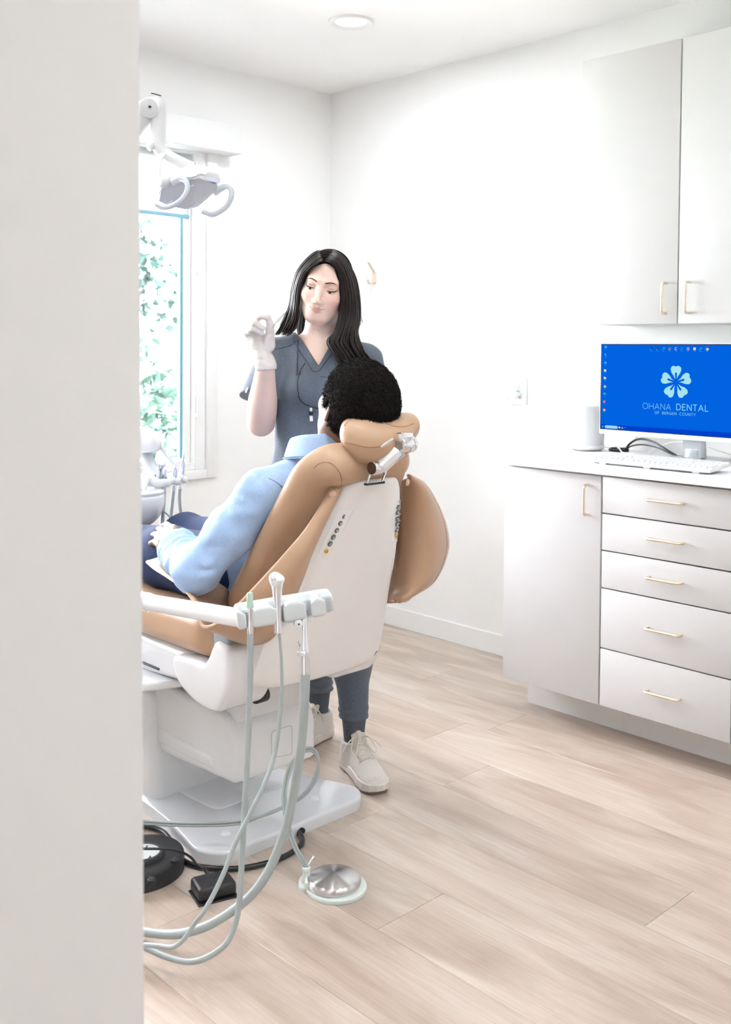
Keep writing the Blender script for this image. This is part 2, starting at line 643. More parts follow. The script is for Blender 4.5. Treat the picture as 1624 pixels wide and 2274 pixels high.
# window wall with an opening
WX0, WX1, WZ0, WZ1 = 0.20, 2.655, 0.745, 2.16  # opening's unseen left part widened to let in more daylight
T = .16
wb = MB()
wb.box((X0, YW, -.05), (WX0, YW + T, ZC)); wb.box((WX1, YW, -.05), (XR, YW + T, ZC))
wb.box((WX0, YW, -.05), (WX1, YW + T, WZ0)); wb.box((WX0, YW, WZ1), (WX1, YW + T, ZC))
struct('wall_back', wb, WALL)
# the near wall stub beside the camera; its end is a hair out of plumb
pa, pb = yp(309, 0, .95), yp(320, 2274, .95)
def xe(z): return pa.x + (pb.x - pa.x) * (z - pa.z) / (pb.z - pa.z)
wf = MB()
ya, yb = .95, 1.07
v = [(X0, ya, -.02), (xe(-.02), ya, -.02), (xe(-.02) - .003, yb, -.02), (X0, yb, -.02), (X0, ya, ZC), (xe(ZC), ya, ZC), (xe(ZC) - .003, yb, ZC), (X0, yb, ZC)]
wf.add(v, [(3, 2, 1, 0), (4, 5, 6, 7), (0, 1, 5, 4), (1, 2, 6, 5), (2, 3, 7, 6), (3, 0, 4, 7)], False)
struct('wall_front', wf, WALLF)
# baseboards
bbp = .012
struct('baseboard_right', MB().box((XR - bbp, 2.24, 0), (XR, YW, .088), .002, 1), TRIM)
struct('baseboard_back', MB().box((X0, YW - bbp, 0), (XR - bbp, YW, .088), .002, 1), TRIM)
struct('baseboard_front', MB().box((X0, 1.07, 0), (.58, 1.07 + bbp, .088), .002, 1), TRIM)

# window: casing on the wall, jamb, sash, pane
win = thing('window_1', None, None, (1.9, YW, WZ0)); win['kind'] = 'structure'
CW = .052
yc = YW - .018
mb = MB()
mb.box((WX1, yc, .705), (WX1 + CW, YW + .004, WZ1 + CW), .003, 2)
mb.box((WX0 - CW, yc, .705), (WX0, YW + .004, WZ1 + CW), .003, 2)
mb.box((WX0, yc, .705), (WX1, YW + .004, .745), .003, 2)
mb.box((WX0, yc, WZ1), (WX1, YW + .004, WZ1 + CW), .003, 2)
mb.build('casing', TRIM, win)
mb = MB()
mb.box((WX1 - .055, YW - .004, WZ0), (WX1, YW + .1, WZ1), .002, 1)
mb.box((WX0, YW - .004, WZ0), (WX0 + .055, YW + .1, WZ1), .002, 1)
mb.box((WX0 + .055, YW - .004, WZ0), (WX1 - .055, YW + .1, WZ0 + .03), .002, 1)
mb.box((WX0 + .055, YW - .004, WZ1 - .03), (WX1 - .055, YW + .1, WZ1), .002, 1)
mb.box((1.36, YW - .004, WZ0 + .03), (1.43, YW + .1, WZ1 - .03), .002, 1)
mb.build('jamb', TRIM, win)
sx0, sx1, sz0, sz1 = WX0 + .055, WX1 - .055, WZ0 + .03, WZ1 - .03
mb = MB(); fw = .034
for lo, hi in (((sx1 - fw, sz0), (sx1, sz1)), ((sx0, sz0), (sx0 + fw, sz1)), ((sx0 + fw, sz0), (sx1 - fw, sz0 + .02)), ((sx0 + fw, sz1 - fw), (sx1 - fw, sz1))):
    mb.box((lo[0], YW + .03, lo[1]), (hi[0], YW + .075, hi[1]), .003, 1)
mb.build('sash', TRIM, win)
mb = MB()
for lo, hi in (((sx1 - fw - .012, sz0 + .02), (sx1 - fw, sz1 - fw)), ((sx0 + fw, sz0 + .02), (sx0 + fw + .012, sz1 - fw))):
    mb.box((lo[0], YW + .046, lo[1]), (hi[0], YW + .066, hi[1]))
mb.build('glazing_seal', mat('blue_glazing_seal', (0.16, 0.42, 0.52), .4), win)
gm = bpy.data.materials.new('window_glass'); gm.use_nodes = True
nt = gm.node_tree
for n in list(nt.nodes):
    if n.type == 'BSDF_PRINCIPLED': nt.nodes.remove(n)
gl = nt.nodes.new('ShaderNodeBsdfGlossy'); gl.inputs['Roughness'].default_value = .02
tr = nt.nodes.new('ShaderNodeBsdfTransparent'); tr.inputs[0].default_value = (.965, .965, .97, 1)
fr = nt.nodes.new('ShaderNodeFresnel'); fr.inputs['IOR'].default_value = 1.45
ms = nt.nodes.new('ShaderNodeMixShader')
nt.links.new(fr.outputs[0], ms.inputs[0]); nt.links.new(tr.outputs[0], ms.inputs[1]); nt.links.new(gl.outputs[0], ms.inputs[2])
nt.links.new(ms.outputs[0], nt.nodes['Material Output'].inputs[0])
MB().box((sx0 + fw, YW + .053, sz0 + .02), (sx1 - fw, YW + .058, sz1 - fw)).build('pane', gm, win)
# casement latches on the jamb
for z in (1.62, .99):
    mb = MB(); mb.tube([(WX1 - .05, YW - .012, z + .075), (WX1 - .05, YW - .016, z + .04), (WX1 - .05, YW - .012, z)], .0035, 8)
    mb.cyl((WX1 - .05, YW - .02, z - .004), (WX1 - .05, YW + .002, z - .004), .008, n=12)
    mb.build('latch', TRIM, win)

# roller blind above the window: cassette, cloth, hem bar
bl = thing('roller_blind', 'white roller blind drawn a third down over the bright window', 'blind', (1.9, YW - .05, 2.2))
MB().box((.10, YW - .105, 2.139), (2.775, YW, 2.262), .004, 2).build('cassette', mat('blind_cassette', (.76, .76, .76), .45), bl)
cl = bpy.data.materials.new('blind_cloth'); cl.use_nodes = True
nt = cl.node_tree
for n in list(nt.nodes):
    if n.type == 'BSDF_PRINCIPLED': nt.nodes.remove(n)
a = nt.nodes.new('ShaderNodeBsdfDiffuse'); a.inputs[0].default_value = (.9, .9, .9, 1)
t_ = nt.nodes.new('ShaderNodeBsdfTranslucent'); t_.inputs[0].default_value = (.85, .88, .9, 1)
ms = nt.nodes.new('ShaderNodeMixShader'); ms.inputs[0].default_value = .6
nt.links.new(a.outputs[0], ms.inputs[1]); nt.links.new(t_.outputs[0], ms.inputs[2]); nt.links.new(ms.outputs[0], nt.nodes['Material Output'].inputs[0])
MB().box((WX0 + .06, YW + .0275, 1.864), (WX1 - .067, YW + .0285, 2.16)).build('blind_cloth', cl, bl)
MB().box((WX0 + .06, YW + .0235, 1.848), (WX1 - .067, YW + .0295, 1.866), .002, 1).build('hem_bar', mat('blue_grey_hem', (.25, .48, .60), .5), bl)
MB().tube([(1.03, YW - .03, 2.085), (2.45, YW - .03, 2.085)], .004, 8).build('pull_rail', TRIM, bl)

# ------------------------------------------------------------------ recessed ceiling lights
trimm = mat('lamp_trim', (.88, .87, .86), .5)
diff = emit('lamp_diffuser', (1, .985, .96), 0.6)
for i, (x, y) in enumerate(ROOM_AND_FILL_LAMPS + HALL_FILL_LAMPS):
    labels = ['round flush ceiling light in view near the far corner']
    if i: continue
    t = thing('ceiling_light', 'round white recessed ceiling light set flush near the room corner', 'ceiling light', (x, y, ZC))
    MB().lathe([(.088, 0), (.088, -.004), (.084, -.008), (.066, -.006), (.060, .0)], (x, y, ZC), n=40).build('trim_ring', trimm, t)
    MB().lathe([(0, -.002), (.062, -.002), (.062, .0), (0, 0)], (x, y, ZC), n=40).build('diffuser', diff, t)

# ------------------------------------------------------------------ base cabinets, counter, wall cabinets
XD, XK = 2.866, 3.013


def handle(parent, a, b, X, out):
    """bent round bar between two world points a,b on a face; stands 'out' proud along -X"""
    a = Vector(a); b = Vector(b)
    d = (b - a).normalized()
    o = Vector((-out, 0, 0))
    r = .0095
    pts = [a, a + o * .62]
    for k in range(5):
        t = k / 4 * math.pi / 2
        pts.append(a + o + d * (r * (1 - math.cos(t))) * 1 - o.normalized() * (r * (1 - math.sin(t))))
    q = []
    for k in range(5):
        t = (4 - k) / 4 * math.pi / 2
        q.append(b + o - d * (r * (1 - math.cos(t))) - o.normalized() * (r * (1 - math.sin(t))))
    pts += q + [b + o * .62, b]
    return MB().tube(pts, .0046, 10).build('handle', BRASS, parent)


def front(name, parent, y0, y1, z0, z1, X=XD):
    g = .0016
    return MB().box((X, y0 + g, z0 + g), (X + .019, y1 - g, z1 - g), .0015, 2).build(name, CAB, parent)


# left unit: a door
u = thing('base_cabinet', 'white base cabinet with one tall door at the free end of the counter', 'cabinet', (3.1, 2.055, 0))
MB().box((XD + .0195, 1.8555, .123), (XR - .001, 2.254, .879)).build('carcass', CAB, u)
MB().box((XK, 1.8555, 0), (XK + .018, 2.250, .123)).box((XK + .018, 2.232, 0), (XR - .001, 2.250, .123)).build('toe_kick', TRIM, u)
d = front('door', u, 1.856, 2.254, .123, .877)
handle(d, (XD, 1.906, .843), (XD, 1.906, .746), XD, .026)
# middle unit: five drawers
ZS = [.877, .755, .634, .511, .314, .123]
HZ = [.820, .699, .576, .416, .218]
u = thing('base_cabinet', 'white base cabinet of five stacked drawers below the monitor', 'cabinet', (3.1, 1.628, 0))
MB().box((XD + .0195, 1.4005, .123), (XR - .001, 1.8545, .879)).build('carcass', CABIN, u)
MB().box((XK, 1.4005, 0), (XK + .018, 1.8545, .123)).build('toe_kick', TRIM, u)
for i in range(5):
    d = front('drawer', u, 1.401, 1.853, ZS[i + 1] + .0012, ZS[i])
    handle(d, (XD, 1.677, HZ[i]), (XD, 1.564, HZ[i]), XD, .026)
# right unit runs out of the picture
u = thing('base_cabinet', 'white base cabinet just showing its edge past the drawer stack', 'cabinet', (3.1, 1.15, 0))
MB().box((XD + .0195, .90, .123), (XR - .001, 1.3995, .879)).build('carcass', CABIN, u)
MB().box((XK, .90, 0), (XK + .018, 1.3995, .123)).build('toe_kick', TRIM, u)
d = front('door', u, .90, 1.398, .123, .877)
handle(d, (XD, 1.35, .843), (XD, 1.35, .746), XD, .026)
tag(MB().box((2.838, .90, .884), (XR - .0005, 2.258, .914), .0018, 2).build('countertop', COUNTER),
    'pale grey quartz countertop running along the base cabinets', 'countertop')

XU = 3.055
u = thing('wall_cabinet', 'white two-door wall cabinet with brass handles hung above the monitor', 'cabinet', (3.2, 1.70, 1.372))
MB().box((XU + .0195, 1.323, 1.376), (XR - .0005, 2.081, 2.294)).build('carcass', CAB, u)
d = front('door', u, 1.7020, 2.081, 1.372, 2.296, XU)
handle(d, (XU, 1.744, 1.507), (XU, 1.744, 1.408), XU, .026)
d = front('door', u, 1.323, 1.7005, 1.372, 2.296, XU)
handle(d, (XU, 1.661, 1.507), (XU, 1.661, 1.408), XU, .026)

# ------------------------------------------------------------------ the garden beyond the window
tag(MB().box((-14, YW + .2, -1.2), (16, 9.0, -.79)).build('bounce_ground', mat('bounce_ground_pale', (.50, .49, .46), .9, var=.08, vscale=3)), kind='structure')  # unseen pale ground added to bounce sunlight up to the ceiling
tag(MB().box((-14, YW + .5, -1.2), (16, 30, -.8)).build('lawn', mat('lawn_grass', (.06, .14, .09), .9, var=.2, vscale=3)), kind='structure')
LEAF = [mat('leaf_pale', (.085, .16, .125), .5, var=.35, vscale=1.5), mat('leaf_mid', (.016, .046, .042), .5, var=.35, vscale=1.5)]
BARK = mat('bark', (.10, .085, .075), .9, bump=.5, bscale=30)


def leaves(name, n, blobs, size, material, parent, seed, droop=.3):
    """n folded leaves scattered through a few ellipsoid clumps"""
    r = np.random.default_rng(seed)
    w = np.array([b[1][0] * b[1][1] * b[1][2] for b in blobs]) ** .7; w /= w.sum()
    k = r.choice(len(blobs), n, p=w)
    c = np.array([b[0] for b in blobs])[k]; s = np.array([b[1] for b in blobs])[k]
    d = r.normal(size=(n, 3)); d /= np.linalg.norm(d, axis=1)[:, None]
    rad = r.uniform(.25, 1.0, n) ** .45
    p = c + d * s * rad[:, None]
    a = r.normal(size=(n, 3)); a[:, 2] = a[:, 2] * .5 - droop; a /= np.linalg.norm(a, axis=1)[:, None]
    b = np.cross(a, r.normal(size=(n, 3))); b /= np.linalg.norm(b, axis=1)[:, None]
    m = np.cross(a, b)
    L = (size * r.uniform(.6, 1.35, n))[:, None]
    V = np.stack([p, p + a * L * .45 + b * L * .34 + m * L * .08, p + a * L, p + a * L * .45 - b * L * .34 + m * L * .08], 1).reshape(-1, 3)
    Fq = np.arange(4 * n).reshape(-1, 4)
    o = mesh_np(name, V, Fq, material, parent)
    o['kind'] = 'stuff'
    return o


def shrub(name, label, cat, base, blobs, n, size, m, seed, group=None):
    t = thing(name, label, cat, base)
    leaves('foliage', n, blobs, size, m, t, seed)
    r = random.Random(seed)
    for i, (c, s) in enumerate(blobs[:5]):
        b0 = Vector(base) + Vector((r.uniform(-.15, .15), r.uniform(-.1, .1), 0))
        c = Vector(c)
        MB().tube([b0, b0.lerp(c, .5) + Vector((r.uniform(-.1, .1), 0, .1)), c + Vector((0, 0, s[2] * .5))], [.035, .025, .008], 7, 5).build('stem', BARK, t)
    return t


# where the camera's sight lines through the pane cross the planting
f1 = yp(335, 960, 6.3); f2 = yp(395, 800, 7.0)
shrub('shrub', 'pale flowering shrub with large leaves close outside the window', 'shrub', (f1.x, 6.3, -.85),
      [((f1.x - .15, 6.3, .62), (.5, .35, .38)), ((f1.x + .35, 6.3, 1.0), (.42, .35, .34)), ((f1.x - .3, 6.35, 1.3), (.4, .35, .28)), ((f1.x + .3, 6.35, .35), (.45, .35, .3))],
      900, .15, LEAF[0], 2)
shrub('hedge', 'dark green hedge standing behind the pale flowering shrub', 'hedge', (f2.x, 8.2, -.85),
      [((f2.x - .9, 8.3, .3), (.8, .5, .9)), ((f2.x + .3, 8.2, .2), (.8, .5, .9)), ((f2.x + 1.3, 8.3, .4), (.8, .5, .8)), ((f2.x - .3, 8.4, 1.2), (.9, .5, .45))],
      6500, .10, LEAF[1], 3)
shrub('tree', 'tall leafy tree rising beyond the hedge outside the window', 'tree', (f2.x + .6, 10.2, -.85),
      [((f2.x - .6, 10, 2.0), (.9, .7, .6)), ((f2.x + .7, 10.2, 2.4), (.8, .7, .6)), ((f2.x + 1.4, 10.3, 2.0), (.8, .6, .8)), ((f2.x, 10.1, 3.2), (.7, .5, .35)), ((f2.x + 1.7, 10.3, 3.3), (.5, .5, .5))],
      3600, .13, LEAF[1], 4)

# ------------------------------------------------------------------ things on and around the counter
ZT = .914
SCREENW = mat('white_monitor_plastic', (.85, .85, .85), .35)
SILVER = mat('silver_stand', (.55, .58, .60), .3, .6)
# monitor: screen plane X = 3.12, facing -X
MX = 3.12
my0, my1, mz0, mz1 = 2.034, 1.500, .990, 1.312
mon = thing('monitor', 'slim white desktop monitor showing a blue dental practice wallpaper', 'monitor', (3.16, 1.76, ZT))
MB().box((MX, my1, mz0), (MX + .028, my0, mz1), .004, 2).build('bezel', SCREENW, mon)
sy0, sy1, sz0_, sz1_ = my0 - .004, my1 + .004, 1.0065, 1.308
MB().box((MX - .0008, sy1, sz0_), (MX + .002, sy0, sz1_)).build('screen_border', mat('screen_edge', (.012, .014, .03), .3), mon)
SB = emit('screen_blue', (.0, .116, .70), 0.5)
scr = MB().box((MX - .0014, sy1 + .003, sz0_ + .002), (MX, sy0 - .003, sz1_ - .003)).build('screen', SB, mon)
LOGO = emit('logo_pale_blue', (.36, .72, .80), .5)
LTXT = emit('logo_text_blue', (.22, .66, .86), .5)


def S(u, v):
    """screen fraction (0..1 from its left / from its top) -> world"""
    return Vector((MX - .0018, sy0 - u * (sy0 - sy1), sz1_ - v * (sz1_ - sz0_)))


def su(px, py):
    p = xp(px, py, MX - .0018)
    return (p.y, p.z)


def flat(name, polys, m, parent, x=None, th=.0003):
    """flat shapes printed on the X-facing screen; polys = lists of (y,z)"""
    x = MX - .0018 if x is None else x
    b = MB()
    for k, p in enumerate(polys):
        q = [(x, a, c) for a, c in p]
        b.add(q, [tuple(range(len(q)))], False)
    return b.build(name, m, parent, sharp=0)


def disc(y, z, r, n=20, a0=0, a1=2 * math.pi, r0=0):
    o = [(y + r * math.cos(a0 + (a1 - a0) * k / n), z + r * math.sin(a0 + (a1 - a0) * k / n)) for k in range(n + 1)]
    if r0: o += [(y + r0 * math.cos(a1 - (a1 - a0) * k / n), z + r0 * math.sin(a1 - (a1 - a0) * k / n)) for k in range(n + 1)]
    elif a1 - a0 < 6.2: o.append((y, z))
    return o


def rect(y, z, w, h): return [(y - w / 2, z - h / 2), (y + w / 2, z - h / 2), (y + w / 2, z + h / 2), (y - w / 2, z + h / 2)]


def stroke(pts, w):
    """ribbon polygons along a polyline, round joints"""
    out = []
    for a, b in zip(pts, pts[1:]):
        dy, dz = b[0] - a[0], b[1] - a[1]
        L = math.hypot(dy, dz) or 1e-9
        ny, nz = -dz / L * w / 2, dy / L * w / 2
        out.append([(a[0] + ny, a[1] + nz), (b[0] + ny, b[1] + nz), (b[0] - ny, b[1] - nz), (a[0] - ny, a[1] - nz)])
    for p in pts:
        out.append(disc(p[0], p[1], w / 2, 8)[:-1])
    return out


def arc(cx, cy, rx, ry, a0, a1, n=14):
    return [(cx + rx * math.cos(math.radians(a0 + (a1 - a0) * k / n)), cy + ry * math.sin(math.radians(a0 + (a1 - a0) * k / n))) for k in range(n + 1)]


# letters as strokes in a 0..w x 0..1 cell
GL = {
    'O': (1.0, [arc(.5, .5, .5, .5, 0, 360, 28)]), 'H': (.78, [[(0, 0), (0, 1)], [(.78, 0), (.78, 1)], [(0, .5), (.78, .5)]]),
    'A': (.86, [[(0, 0), (.43, 1), (.86, 0)], [(.16, .34), (.70, .34)]]), 'N': (.76, [[(0, 0), (0, 1), (.76, 0), (.76, 1)]]),
    'D': (.76, [[(0, 0), (0, 1)] + arc(.26, .5, .5, .5, 90, -90) + [(0, 0)]]), 'E': (.56, [[(.56, 0), (0, 0), (0, 1), (.56, 1)], [(0, .52), (.48, .52)]]),
    'T': (.66, [[(0, 1), (.66, 1)], [(.33, 1), (.33, 0)]]), 'L': (.52, [[(0, 1), (0, 0), (.52, 0)]]), 'F': (.54, [[(0, 0), (0, 1), (.54, 1)], [(0, .52), (.46, .52)]]),
    'B': (.6, [[(0, 0), (0, 1)] + arc(.32, .76, .24, .24, 90, -90) + [(0, .52)], [(.3, .52)] + arc(.34, .26, .26, .26, 90, -90) + [(0, 0)]]),
    'R': (.6, [[(0, 0), (0, 1)] + arc(.32, .74, .27, .26, 90, -90) + [(0, .48)], [(.3, .48), (.6, 0)]]),
    'G': (.9, [arc(.5, .5, .48, .5, 48, 330, 22) + [(.92, .46), (.58, .46)]]), 'C': (.82, [arc(.5, .5, .48, .5, 48, 312, 22)]),
    'U': (.72, [[(0, 1), (0, .36)] + arc(.36, .36, .36, .36, 180, 360) + [(.72, 1)]]), 'Y': (.72, [[(0, 1), (.36, .46), (.72, 1)], [(.36, .46), (.36, 0)]]),
    'P': (.58, [[(0, 0), (0, 1)] + arc(.3, .74, .28, .26, 90, -90) + [(0, .48)]]),
}


def lettering(text, h, w, gap, space):
    """-> list of polygons starting at (0,0) going +x, and total width"""
    x = 0; out = []
    for ch in text:
        if ch == ' ':
            x += space; continue
        adv, ss = GL[ch]
        for s in ss:
            out += stroke([(x + a * h, b * h) for a, b in s], w)
        x += adv * h + gap
    return out, x - gap


def put_text(name, text, h, w, gap, space, y_left, z_base, m, parent, width=None, x=None):
    polys, tw = lettering(text, h, w, gap, space)
    k = 1 if width is None else width / tw
    return flat(name, [[(y_left - a * k, z_base + b) for a, b in p] for p in polys], m, parent, x)


# flower of five notched petals
cy, cz = su(1501.5, 849)
pet = []
for k in range(5):
    a = math.radians(90 + 72 * k)
    def tr(r, t): return (cy - (r * math.cos(a) - t * math.sin(a)) * 1.0, cz + (r * math.sin(a) + t * math.cos(a)))
    out = [(.0105, .0035), (.022, .0085), (.036, .0185), (.049, .0215), (.0575, .017), (.060, .0085), (.0565, .003), (.0592, -.004), (.0595, -.012), (.054, -.0195), (.045, -.0205), (.034, -.0165), (.020, -.0065), (.0115, -.0035),
           (.022, -.0045), (.031, -.0055), (.0355, -.001), (.0325, .0035), (.022, .0025)]
    outer = out[:14]; notch = out[14:]
    # petal built as two halves so the dark stamen notch stays open
    up = [outer[0], outer[1], outer[2], outer[3], outer[4], outer[5], outer[6], (.036, .0), (.0335, .0042), (.022, .0035)]
    dn = [outer[6], outer[7], outer[8], outer[9], outer[10], outer[11], outer[12], outer[13], (.022, -.0035), (.0335, -.0042), (.036, 0)]
    pet += [[tr(r, t) for r, t in up], [tr(r, t) for r, t in dn]]
sc_ = .92
pet = [[(cy + (a - cy) * sc_, cz + (b - cz) * sc_) for a, b in p] for p in pet]
flat('flower_logo', pet, LOGO, mon, MX - .0020)
a = su(1428, 907); b = su(1490, 909)
put_text('wallpaper_text', 'OHANA', .0195, .0013, .0055, .01, a[0], a[1] - .0005, LTXT, mon, abs(a[0] - b[0]), MX - .0020)
a = su(1503, 909.8); b = su(1573, 912.6)
put_text('wallpaper_text', 'DENTAL', .0195, .0024, .0065, .01, a[0], a[1] - .0005, LTXT, mon, abs(a[0] - b[0]), MX - .0020)
a = su(1454.5, 919); b = su(1545, 921)
put_text('wallpaper_text', 'OF BERGEN COUNTY', .0085, .0011, .0038, .0085, a[0], a[1], LTXT, mon, abs(a[0] - b[0]), MX - .0020)
# task bar and desktop icons
IC = {k: emit('icon_' + k, c, .5) for k, c in dict(white=(.8, .85, .8), cyan=(.05, .42, .75), teal=(.02, .30, .55), red=(.62, .05, .07), cream=(.86, .80, .55), green=(.08, .45, .20), yellow=(.9, .68, .1), navy=(.0, .03, .25), bar=(.0, .05, .55), pill=(.32, .66, .80), rose=(.85, .35, .42)).items()}
bb = MB().add([(MX - .0017, sy0 - .003, sz0_ + .002), (MX - .0017, sy1 + .003, sz0_ + .002), (MX - .0017, sy1 + .003, sz0_ + .018), (MX - .0017, sy0 - .003, sz0_ + .018)], [(0, 1, 2, 3)], False)
bb.build('task_bar', IC['bar'], mon, sharp=0)
zb = sz0_ + .010
flat('search_field', [disc(sy0 - .026, zb, .0052, 10, -math.pi / 2, math.pi / 2)[:-1] + disc(sy0 - .068, zb, .0052, 10, math.pi / 2, 3 * math.pi / 2)[:-1]], IC['pill'], mon, MX - .0020)
flat('search_mark', stroke(arc(0, 0, .0018, .0018, 0, 360, 10), .0007) and [[(sy0 - .0275 + a, zb + b) for a, b in p] for p in stroke(arc(0, 0, .0018, .0018, 0, 360, 10), .0007)], IC['teal'], mon, MX - .0023)
flat('start_mark', [rect(sy0 - .0105 - i * .0034, zb - .0017 + j * .0034, .003, .003) for i in (0, 1) for j in (0, 1)], IC['cyan'], mon, MX - .0020)
flat('folder_icon', [rect(sy0 - .080, zb, .006, .0045), rect(sy0 - .0785, zb + .0028, .003, .0015)], IC['cream'], mon, MX - .0020)


def browser(y, z, r):
    flat('browser_icon', [disc(y, z, r, 8, math.radians(30), math.radians(150), r * .45)], IC['red'], mon, MX - .0020)
    flat('browser_icon', [disc(y, z, r, 8, math.radians(150), math.radians(270), r * .45)], IC['yellow'], mon, MX - .0020)
    flat('browser_icon', [disc(y, z, r, 8, math.radians(270), math.radians(390), r * .45)], IC['green'], mon, MX - .0020)
    flat('browser_icon', [disc(y, z, r * .38, 12)[:-1]], IC['white'], mon, MX - .0020)


browser(sy0 - .091, zb, .0032)
flat('wave_icon', [disc(sy0 - .102, zb, .003, 10, math.radians(-20), math.radians(220), .001)], IC['teal'], mon, MX - .0020)


def caption(y, z, w=.009):
    flat('icon_caption', [rect(y, z, w, .0009), rect(y, z - .0017, w * .7, .0008)], IC['teal'], mon, MX - .0020)


for i, (px, py) in enumerate([(1346, 771), (1345.5, 788), (1345, 806), (1344.5, 823), (1344, 840), (1343.5, 858), (1343, 875), (1342.5, 892), (1342, 910)]):
    y, z = su(px, py)
    if i in (0, 2): flat('monitor_icon', [rect(y, z + .001, .0095, .0065), rect(y, z - .0035, .005, .001)], IC['cyan'], mon, MX - .0020)
    elif i == 1: flat('network_icon', [disc(y + .002, z + .002, .0028, 10)[:-1], rect(y - .0025, z - .001, .004, .003), rect(y + .001, z - .0035, .003, .002)], IC['cyan'], mon, MX - .0020)
    elif i in (3, 4):
        flat('folder_icon', [rect(y, z, .0088, .0066), rect(y + .002, z + .004, .0045, .0018)], IC['cream'], mon, MX - .0020)
        if i == 4: flat('shortcut_mark', [rect(y + .002, z - .0025, .006, .003)], IC['cyan'], mon, MX - .0023)
    elif i == 5: browser(y, z, .0055)
    elif i == 6: flat('wave_icon', [disc(y, z, .0052, 14, math.radians(-40), math.radians(230), .0016)], IC['green'], mon, MX - .0020)
    elif i == 7:
        flat('document_icon', [rect(y, z, .009, .0088)], IC['red'], mon, MX - .0020)
        flat('document_mark', stroke([(y + .0025, z - .0028), (y, z + .0028), (y - .0006, z - .0008), (y - .003, z - .0018)], .001), IC['white'], mon, MX - .0023)
    else: browser(y, z, .0052)
    caption(y, z - .0078, .008)
for i, px in enumerate([1447.5, 1461, 1474.5, 1488, 1502, 1515, 1529, 1543, 1557, 1571]):
    y, z = su(px, 774 + i * .1)
    k = ['navy', 'navy', 'cyan', 'red', 'rose', 'teal', 'red', 'white', 'cyan', 'yellow'][i]
    if i == 9: browser(y, z, .0055)
    elif i == 7:
        flat('square_icon', [rect(y, z, .0088, .0088)], IC['white'], mon, MX - .0020)
        flat('square_icon_ring', [disc(y, z, .003, 14, 0, 2 * math.pi, .0021)], IC['red'], mon, MX - .0023)
    elif i == 6:
        flat('ring_icon', [disc(y, z, .005, 18, 0, 2 * math.pi, .0036)], IC['rose'], mon, MX - .0020)
        flat('ring_icon_bar', stroke([(y + .003, z + .003), (y - .003, z - .003)], .0014), IC['rose'], mon, MX - .0023)
    elif i == 4: flat('letter_icon', [disc(y, z, .0048, 14, math.radians(-135), math.radians(135), .0028)], IC['rose'], mon, MX - .0020)
    elif i == 3: flat('ball_icon', [disc(y, z, .0045, 14, 0, math.pi, .001), ], IC['red'], mon, MX - .0020); flat('ball_icon', [disc(y, z, .0045, 14, math.pi, 2 * math.pi, .001)], IC['green'], mon, MX - .0020)
    elif i == 1: flat('shield_icon', [[(y - .004, z + .0042), (y + .004, z + .0042), (y + .004, z - .001), (y, z - .005), (y - .004, z - .001)]], IC[k], mon, MX - .0020); flat('shield_mark', stroke([(y + .0018, z - .0018), (y, z + .002), (y - .0018, z - .0018)], .0009), IC['cyan'], mon, MX - .0023)
    else: flat('round_icon', [disc(y - .001, z + .0008, .0038, 14, math.radians(-30), math.radians(250), .0018)], IC[k], mon, MX - .0020)
    flat('shortcut_mark', [rect(y + .0034, z - .0034, .003, .003)], IC['cyan'], mon, MX - .0025)
    caption(y, z - .0078, .0085)
INK = mat('grey_print', (.25, .25, .27), .6)
y, z = su(1496.5, 968)
flat('round_logo', [disc(y, z, .0044, 18, 0, 2 * math.pi, .0036)] + stroke([(y + .0012, z + .0034), (y + .0004, z - .0012)], .0006) + stroke([(y - .0002, z + .0012), (y - .0012, z - .0036)], .0006) + stroke([(y + .0008, z + .001), (y - .0002, z + .001), (y - .0006, z - .001)], .0006), INK, mon, MX - .0004)
y, z = su(1353, 958.5)
flat('model_print', [rect(y + .0025, z, .0028, .0006), rect(y - .001, z, .0012, .0006), rect(y - .0035, z, .001, .0008)], INK, mon, MX - .0004)
# stand
mb = MB(); mb.box((MX + .03, 1.722, .93), (MX + .062, 1.664, 1.06), .004, 2)
mb.build('stand_neck', SILVER, mon)
MB().box((MX - .03, 1.60, ZT + .0005), (MX + .15, 1.79, ZT + .013), .003, 2).build('stand_base', SILVER, mon)
MB().box((MX + .026, 1.60, 1.02), (MX + .05, 1.85, 1.24), .01, 3).build('back_housing', SCREENW, mon)
MB().box((MX + .028, 1.67, .926), (MX + .09, 1.716, .96), .004, 2).build('neck_foot', SILVER, mon)

# keyboard with its own keys
kb = thing('keyboard', 'white wired keyboard lying in front of the monitor', 'keyboard', (2.93, 1.70, ZT))
K0, K1 = Vector((2.868, 1.905, 0)), Vector((2.868, 1.478, 0))
kl, kd = .427, .128
tilt = Matrix.Translation((2.862, 1.905, ZT + .006)) @ Matrix.Rotation(math.radians(-5), 4, 'Y')
KW = mat('white_key_plastic', (.74, .74, .745), .4)
mb = MB(); mb.box((0, -kl, 0), (kd, 0, .009), .003, 2, M=tilt); mb.build('case', KW, kb)
mb = MB(); mb.box((.012, -kl + .014, -.005), (kd - .01, -.014, .001), .001, 1, M=tilt); mb.build('underside', GREY, kb)
for yy in (.05, .21, kl - .05):
    mb = MB(); mb.box((.006, -yy - .012, -.006), (.014, -yy + .012, .001), .001, 1, M=tilt); mb.build('foot', PALE, kb)
key = None; pitch = (kl - .012) / 21.5
